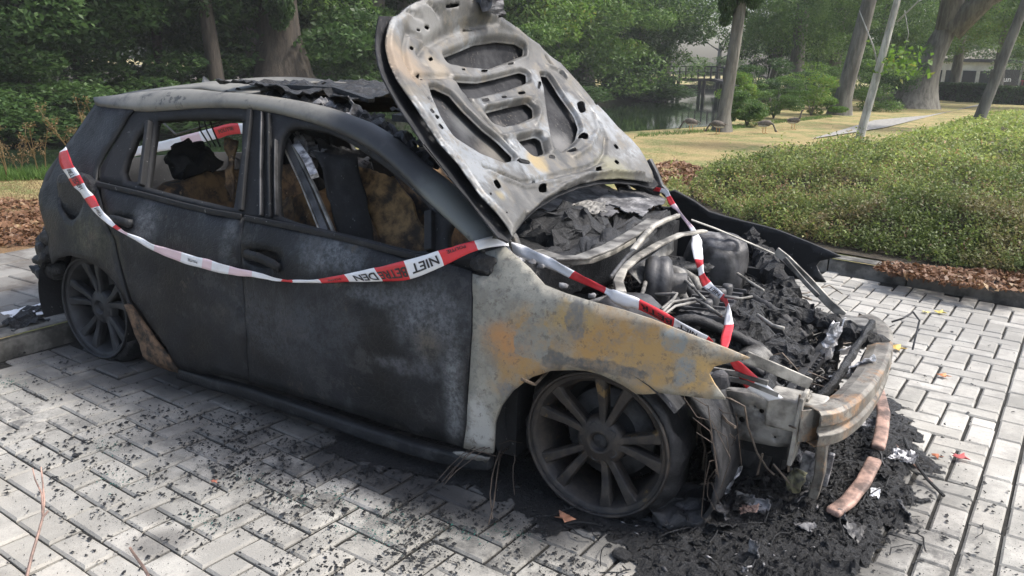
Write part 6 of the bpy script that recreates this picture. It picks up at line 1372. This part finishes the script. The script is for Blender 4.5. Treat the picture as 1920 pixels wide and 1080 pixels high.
litter('leaf_litter', [(1640, 500), (1700, 505), (1800, 515), (1925, 515), (1925, 562), (1800, 545), (1700, 528), (1640, 515)], 1500, 'orange-brown fallen leaves behind the kerb at right', .125)
litter('leaf_litter', [(1228, 312), (1262, 302), (1325, 318), (1330, 345), (1262, 352), (1240, 345)], 1100, 'heap of orange fallen leaves right of the bonnet corner', size=.07)
litter('leaf_litter', [(-60, 470), (95, 460), (95, 375), (-60, 380)], 1600, 'brown fallen leaves on the bank left of the car', size=.05)
# planting bed: low small-leaved shrubs on a mound
bed_px = [(1262, 350), (1290, 300), (1330, 268), (1400, 262), (1500, 250), (1580, 252), (1650, 240), (1740, 222), (1800, 205), (1850, 198), (1990, 196)]
B = [tuple(gp(p[0], p[1], KZ+.42)[:2]) for p in bed_px]+[(14, 26), (14, 2.2), (9, 2.15), (4.6, 3.05), (3.6, 3.25), (2.62, 3.42), (2.1, 3.5), (1.7, 3.62), (1.35, 3.72), (1.05, 3.85), (.7, 4.1), (.2, 4.6), (-.4, 5.4), (-1.0, 6.4)]
soilp = B[:12]+[(14, 1.6), (9, 2.0), (4.6, 2.84), (2.6, 3.25), (1.5, 3.5), (1.0, 3.62), (.6, 4.0), (.1, 4.6), (-.4, 5.4), (-1., 6.4)]
V, F = cdt(soilp, [], 1.5); obj('planting_bed_soil', [(x, y, KZ+.012) for x, y in V], F, MT['soil'])['kind'] = 'structure'
def bedh(P):
    d = dist_poly(P, B); h = .10*(1-np.exp(-d/.06))+.38*(1-np.exp(-(d/1.0)**1.1)); nz = np.array([noise.noise(Vector((p[0]*1.3, p[1]*1.3, 0)))*.17+noise.noise(Vector((p[0]*3.4, p[1]*3.4, 2)))*.11 for p in P]); return np.maximum(.03, h+nz*np.minimum(1, d/.3))*np.clip(1.08-.012*np.hypot(P[:, 0]-2.2, P[:, 1]+3), .65, 1)
V, F = cdt(B, [], .30, np.array([(x, y) for x in np.arange(-1.5, 6, .13) for y in np.arange(3.2, 9, .13)])); h = bedh(np.array(V)); bd = npmesh('ground_cover_mound', [(x, y, KZ+max(0, k-.07)) for (x, y), k in zip(V, h)], [f[:3] for f in F], MT['soil'], None, True); bd['kind'] = 'stuff'; tag(bd, 'bed of low small-leaved green shrubs behind the kerb', 'ground cover')
def bedleaves(n, region, size, mat, sd, name):
    rg = np.random.default_rng(sd); C = []; x0, x1, y0, y1 = region; cand = rg.uniform((x0, y0), (x1, y1), (n*2, 2)); cand = cand[insideN(cand, B)]; cand = cand[np.array([noise.noise(Vector((c_[0]*5, c_[1]*5, 11)))+.5*noise.noise(Vector((c_[0]*13, c_[1]*13, 3))) for c_ in cand]) > rg.uniform(-.75, .25, len(cand))][:n]
    # keep only what this side of the bed shows
    h = bedh(cand); t = rg.random(len(cand))**.6; d = dist_poly(cand, B); z = np.where(d < .30, h*t, h-rg.random(len(cand))*.10); C = np.stack([cand[:, 0]+rg.normal(0, .02, len(cand)), cand[:, 1]+rg.normal(0, .02, len(cand)), KZ+z+.02+rg.exponential(.032, len(cand))], 1)
    V, F = leafcards(C, size, rg, up=.5, w=.55); o = npmesh(name, V, F, MT[mat], bd); o['kind'] = 'stuff'; return o
def sprigs(n, region, size, mat, sd, L=.13, k=8):
    rg = np.random.default_rng(sd); c = rg.uniform((region[0], region[2]), (region[1], region[3]), (n*3, 2)); c = c[insideN(c, B)][:n]; h = bedh(c)*rg.uniform(.45, 1., len(c))**.5; d = rg.normal(size=(len(c), 3))*.55; d[:, 2] = 1; d /= np.linalg.norm(d, axis=1)[:, None]
    base = np.stack([c[:, 0], c[:, 1], KZ+h-.03], 1); t = np.linspace(.1, 1, k)[None, :, None]; P = base[:, None, :]+d[:, None, :]*t*L*rg.uniform(.5, 1.4, (len(c), 1, 1)); P = P.reshape(-1, 3)+rg.normal(0, size*.35, (len(c)*k, 3)); V, F = leafcards(P, size, rg, up=.6, w=.55); o = npmesh('sprigs', V, F, MT[mat], bd); o['kind'] = 'stuff'
sprigs(5200, (-1.2, 5, 3.2, 8), .028, 'leafhedge', 11); sprigs(1300, (-1.2, 5, 3.2, 6.5), .020, 'litter', 16, .16, 10); sprigs(2500, (-1.2, 5, 3.6, 8), .030, 'leafsun', 12); sprigs(2600, (-2, 8, 8, 16), .045, 'leafsun', 13, .2)
bedleaves(62000, (-1.2, 4.6, 3.2, 6.4), .030, 'leafhedge', 1, 'leaves'); bedleaves(26000, (-.5, 4.6, 3.2, 4.5), .026, 'leafhedge', 6, 'leaves')
bedleaves(60000, (-2, 6.5, 6.2, 12), .045, 'leafhedge', 2, 'leaves'); bedleaves(24000, (-2, 7, 5.6, 12), .045, 'leafsun', 3, 'leaves')
bedleaves(60000, (-2, 12, 11.5, 34), .09, 'leafsun', 4, 'leaves'); bedleaves(15000, (4.4, 9, 2.4, 7), .045, 'leafhedge', 5, 'leaves')
# path across the lawn
P = [on(*q) for q in ((1380, 262), (1520, 262), (1660, 240), (1800, 205), (1860, 190), (1990, 184), (1990, 190), (1870, 193), (1820, 202), (1740, 217), (1640, 226), (1500, 245), (1400, 252))]
V, F = cdt(P[1:-2], [], 2.); obj('path', [(x, y, KZ+.02) for x, y in V], F, MT['path'])['kind'] = 'structure'

# ------------------------------------------------------------------ far things
# footbridge
a = gp(1270, 152, 1.0); A_ = atd(1268, 150, 74); B_ = atd(1350, 152, 72); C_ = atd(1445, 168, 66)
br = thing('footbridge', 'dark timber footbridge over the canal', 'bridge', (A_[0], A_[1], -.4))
zA, zB, zC = .95, 1.0, .15
path3 = [Vector((A_[0]-4, A_[1], zA-.2)), Vector((A_[0], A_[1], zA)), Vector((B_[0], B_[1], zB)), Vector((C_[0], C_[1], zC))]
mb = MB(); mb.bar([p-Vector((0, 0, .12)) for p in path3], 1.8, .22); mb.build('deck', MT['darkwood'], br)
for dy in (-.85, .85):
    mb = MB(); mb.bar([p+Vector((0, dy, .95)) for p in path3], .08, .08); mb.build('handrail', MT['darkwood'], br); mb = MB(); mb.bar([p+Vector((0, dy, .5)) for p in path3], .06, .06); mb.build('handrail', MT['darkwood'], br)
for s in range(3):
    for k in range(7):
        p = path3[s].lerp(path3[s+1], k/7)
        for dy in (-.85, .85): mb = MB(); mb.box((p.x, p.y+dy, p.z+.45), (.05, .05, .5)); mb.build('baluster', MT['darkwood'], br)
for t in (0, .6, 1.): p = path3[1].lerp(path3[2], t); mb = MB(); mb.box((p.x, p.y-.6, -.2), (.12, .12, 1.1)); mb.box((p.x, p.y+.6, -.2), (.12, .12, 1.1)); mb.build('pier', MT['darkwood'], br)
# geese
def goose(px, py, face, up, label):
    x0, y0 = on(px, py); root = thing('goose', label, 'goose', (x0, y0, KZ), 'geese on the lawn'); s = face; x = y = z = 0
    V, F = superell((x, y, z+.36), (.26, .12, .125), .9, 18, 12, Matrix.Rotation(-.18*s, 3, 'Y'), .006, 9, px); V = [(v[0], v[1], v[2]) for v in V]; b = len(V); mb = MB(); mb.add(V, F)
    mb.add([(x-s*.20, y-.05, z+.38), (x-s*.20, y+.05, z+.38), (x-s*.40, y, z+.33), (x-s*.2, y, z+.44)], [(0, 1, 2), (0, 2, 3), (1, 3, 2), (0, 3, 1)])
    neck = [(x+s*.18, y, z+.40), (x+s*.25, y, z+.52), (x+s*.26, y, z+.66), (x+s*.28, y, z+.76)] if up else [(x+s*.18, y, z+.38), (x+s*.30, y, z+.36), (x+s*.38, y, z+.22), (x+s*.42, y, z+.10)]
    mb.tube(neck, [.06, .035, .028, .03], 8); h = neck[-1]; V, F = superell((h[0]+s*.02, y, h[2]+.01), (.05, .03, .032), .9, 12, 8); mb.add(V, F); mb.build('body', MT['goose'], root, True)
    mb = MB(); mb.tube([(h[0]+s*.05, y, h[2]+.005), (h[0]+s*.11, y, h[2]-(.01 if up else .03))], [.018, .006], 6); mb.build('beak', MT['beak'], root)
    V, F = superell((x-s*.04, y-.01, z+.295), (.20, .10, .07), .9, 14, 8); obj('belly', V, F, MT['goosepale'], root, True)
    for dx in (-.04, .05): mb = MB(); mb.tube([(x+dx, y+dx*.6, z+.28), (x+dx, y+dx*.6, z+.02), (x+dx+s*.08, y+dx*.6, z+.005)], [.014, .010, .014], 6); mb.build('leg', MT['beak'], root)
    for ch in root.children: ch.matrix_parent_inverse = Matrix.Identity(4)
    root.scale = (.62, .62, .62)
goose(1486, 243, 1, True, 'goose standing with raised head on the lawn'); goose(1432, 250, 1, False, 'goose grazing between the grey trunk and the standing goose'); goose(1345, 252, -1, False, 'goose grazing at the foot of the grey trunk'); goose(1295, 247, -1, False, 'goose grazing at the water edge, leftmost of the geese')
# houses and hedges beyond the lawn at right
def flat(px0, px1, pyb, d, h, name, label, cat, mat, dep=6., z=KZ):
    a, b = atd(px0, 160, d), atd(px1, 160, d); root = thing(name, label, cat, ((a[0]+b[0])/2, (a[1]+b[1])/2, z)); t = Vector((b[0]-a[0], b[1]-a[1], 0)); L = t.length; t.normalize(); n = Vector((-t.y, t.x, 0)); R = Matrix((t, n, (0, 0, 1))).transposed()
    return root, Vector(((a[0]+b[0])/2, (a[1]+b[1])/2, z)), t, n, L, R
root, c, t, n, L, R = flat(1735, 1965, 160, 88, 3, 'house_row', 'low pale houses beyond the lawn at right', 'house', 'wall')
mb = MB(); mb.box(c+n*3+Vector((0, 0, 1.5)), (L/2, 3, 1.5), R); mb.build('wall', MT['wall'], root); mb = MB(); mb.box(c+n*3+Vector((0, 0, 3.1)), (L/2+.3, 3.3, .14), R); mb.build('roof', MT['dsteel'], root)
for k in range(7): mb = MB(); mb.box(c+t*(-L/2+L*(k+.5)/7)-n*.03+Vector((0, 0, 1.6)), (L/18, .05, .6), R); mb.build('window', MT['window'], root)
root, c, t, n, L, R = flat(1852, 1908, 160, 70, 2, 'signboard', 'dark board with pale lettering in front of the houses', 'sign', 'dsteel')
mb = MB(); mb.box(c+Vector((0, 0, 1.6)), (L/2, .06, .55), R); mb.build('board', MT['dsteel'], root)
for s in (-1, 1): mb = MB(); mb.box(c+t*s*L*.4+Vector((0, 0, .6)), (.05, .05, .6), R); mb.build('post', MT['dsteel'], root)
cu = bpy.data.curves.new('txt', 'FONT'); cu.body = 'thun'; cu.offset = .02; to = bpy.data.objects.new('txt', cu); COL.objects.link(to); dg = bpy.context.evaluated_depsgraph_get(); me = bpy.data.meshes.new_from_object(to.evaluated_get(dg)); bpy.data.objects.remove(to)
co = np.array([v.co[:] for v in me.vertices]); co = (co-co.min(0)); co[:, :2] *= L*.5/co[:, 0].max(); obj('lettering', [c+t*(v[0]-L*.25)-n*.08+Vector((0, 0, 1.3+v[1])) for v in co], [tuple(p.vertices) for p in me.polygons], MT['white'], root)
def hedge(px0, px1, d, h, label, sd):
    root, c, t, n, L, R = flat(px0, px1, 160, d, h, 'clipped_hedge', label, 'hedge', 'leafdark'); root['group'] = 'clipped hedges'; rg = np.random.default_rng(sd); N = 7000; u = rg.uniform(-1, 1, (N, 3)); ax = rg.integers(0, 3, N); u[np.arange(N), ax] = np.sign(u[np.arange(N), ax]); u[:, 0] *= L/2; u[:, 1] *= .5; u[:, 2] = (u[:, 2]+1)*h/2
    C = np.array([list(c)])+u[:, :1]*np.array([list(t)])+u[:, 1:2]*np.array([list(n)])+u[:, 2:]*np.array([[0, 0, 1]]); C += rg.normal(0, .04, C.shape); V, F = leafcards(C, .16, rg); npmesh('foliage', V, F, MT['leafdark'], root); mb = MB(); mb.box(c+Vector((0, 0, h*.47)), (L/2-.1, .4, h*.45), R); mb.build('branches', MT['soil'], root)
hedge(1728, 1800, 62, 1.1, 'clipped hedge right of the oak', 1); hedge(1800, 1848, 60, 1.1, 'clipped hedge left of the leaning trunk', 2); hedge(1868, 1945, 58, 1.0, 'clipped hedge in front of the red car', 3)
# rack / planter, post, white pole
x, y = on(1768, 188); root = thing('tree_guard', 'low dark planter with stakes on the lawn', 'planter', (x, y, KZ)); mb = MB(); mb.box((x, y, KZ+.12), (.45, .35, .12)); mb.build('box', MT['darkwood'], root)
for dx in (-.4, 0, .4): mb = MB(); mb.box((x+dx, y, KZ+.6), (.03, .03, .6)); mb.build('stake', MT['bark'], root)
x, y = on(1829, 188); o = MB(); o.tube([(x, y, KZ), (x+.03, y, KZ+1.15)], [.17, .13], 10); tag(o.build('wooden_post', MT['barkpale'], None, True), 'pale stump-like post left of the leaning trunk', 'post')
# parked red car seen at the right edge
def small_car():
    x, y = on(1922, 186); root = thing('parked_car', 'red and dark car parked at the far right edge', 'car', (x, y, KZ)); prof = [(-2.0, .3), (-2.05, .75), (-1.9, 1.0), (-1.45, 1.45), (.5, 1.45), (1.15, 1.0), (1.9, .85), (2.05, .6), (2.0, .3)]; W_ = .85
    V = [(x+a, y-W_, KZ+b) for a, b in prof]+[(x+a, y+W_, KZ+b) for a, b in prof]; n = len(prof); F = [tuple(range(n)), tuple(range(2*n-1, n-1, -1))]+[(i, n+i, n+(i+1) % n, (i+1) % n) for i in range(n)]
    bevel(obj('body', V, F, MT['carred'], root), .06, 3)
    for sx in (-1.25, 1.25):
        for sy in (-1, 1): V, F = lathe([(.001, -.02), (.20, -.02), (.32, 0), (.33, .1), (.32, .2), (.001, .2)], 24, (x+sx, y+sy*.78-.1, KZ+.33)); obj('wheel', V, F, MT['rubber'], root, True)
    for a0, a1 in ((-1.35, -.45), (-.38, .45)): mb = MB(); mb.box((x+(a0+a1)/2, y-W_-.005, KZ+1.2), ((a1-a0)/2, .01, .17)); mb.build('window', MT['window'], root)
    mb = MB(); mb.box((x-1.70, y, KZ+1.22), (.03, .62, .18), Matrix.Rotation(.75, 3, 'Y')); mb.build('window', MT['window'], root)
    for sy in (-1, 1): mb = MB(); mb.box((x-2.03, y+sy*.66, KZ+.85), (.03, .13, .08)); mb.build('tail_lamp', MT['red'], root)
small_car()
# cyclist in hi-vis seen far away
def cyclist():
    x, y = on(1857, 187); root = thing('person', 'small figure in a hi-vis yellow top and dark trousers holding a bicycle', 'person', (x, y, KZ)); h = 1.18; z = KZ
    vs = [(0, 0, .62), (0, 0, .78), (0, 0, .92), (0, 0, .98), (0, 0, 1.10), (-.12, 0, .90), (-.17, .02, .72), (-.10, -.08, .60), (.12, 0, .90), (.2, .02, .75), (.28, -.1, .66), (-.07, 0, .56), (-.08, -.02, .32), (-.08, 0, .05), (-.08, -.09, .03), (.07, 0, .56), (.09, -.05, .32), (.08, 0, .05), (.08, -.09, .03)]
    ed = [(0, 1), (1, 2), (2, 3), (3, 4), (2, 5), (5, 6), (6, 7), (2, 8), (8, 9), (9, 10), (0, 11), (11, 12), (12, 13), (13, 14), (0, 15), (15, 16), (16, 17), (17, 18)]
    rr_ = [.10, .095, .10, .04, .085, .05, .035, .025, .05, .035, .025, .08, .055, .035, .03, .08, .055, .035, .03]
    me = bpy.data.meshes.new('body'); me.from_pydata([(x+a, y+b, z+c) for a, b, c in vs], ed, []); o = bpy.data.objects.new('body', me); link(o, root); o.modifiers.new('k', 'SKIN'); sv = me.skin_vertices[0].data
    for i, q in enumerate(rr_): sv[i].radius = (q, q)
    sv[0].use_root = True; m = o.modifiers.new('u', 'SUBSURF'); m.levels = m.render_levels = 2; me.materials.append(MT['darkcloth'])
    V, F = superell((x, y, z+.80), (.145, .11, .17), .7, 16, 10); obj('vest', V, F, MT['hivis'], root, True); V, F = superell((x, y-.005, z+1.11), (.072, .085, .10), .9, 14, 10); obj('face', V, F, MT['skin'], root, True); V, F = superell((x, y+.02, z+1.15), (.08, .085, .08), .9, 14, 10); obj('hair', V, F, MT['darkcloth'], root, True)
    b = thing('bicycle', 'dark bicycle held beside the figure in yellow', 'bicycle', (x+.45, y, KZ))
    for dx in (-.45, .45): mb = MB(); mb.tube([(x+.45+dx+.28*cos(t), y-.12, z+.28+.28*sin(t)) for t in np.linspace(0, 2*pi, 20)], .018, 6, False); mb.build('wheel', MT['rubber'], b)
    mb = MB(); P = [(x+.0, y-.12, z+.28), (x+.35, y-.12, z+.30), (x+.28, y-.12, z+.68), (x+.0, y-.12, z+.28)]; mb.tube(P, .014, 6); mb.tube([(x+.35, y-.12, z+.3), (x+.75, y-.12, z+.66), (x+.28, y-.12, z+.62)], .014, 6); mb.tube([(x+.9, y-.12, z+.28), (x+.73, y-.12, z+.75), (x+.66, y-.12, z+.80)], .014, 6); mb.build('frame', MT['dsteel'], b); mb = MB(); mb.box((x+.27, y-.12, z+.72), (.09, .04, .02)); mb.build('saddle', MT['rubber'], b)
cyclist()
# thin morning haze
mb = MB(); mb.box((20, 35, 6.5), (160, 115, 8.5)); hz = mb.build('haze', None); hz['kind'] = 'stuff'; hz['label'] = 'thin pale haze over the park'; hm = bpy.data.materials.new('haze'); hm.use_nodes = True; hm.node_tree.nodes.clear()
pv = hm.node_tree.nodes.new('ShaderNodeVolumePrincipled'); pv.inputs['Color'].default_value = (.93, .97, 1, 1); pv.inputs['Density'].default_value = .0009; ho = hm.node_tree.nodes.new('ShaderNodeOutputMaterial'); hm.node_tree.links.new(pv.outputs[0], ho.inputs['Volume']); hz.data.materials.append(hm)
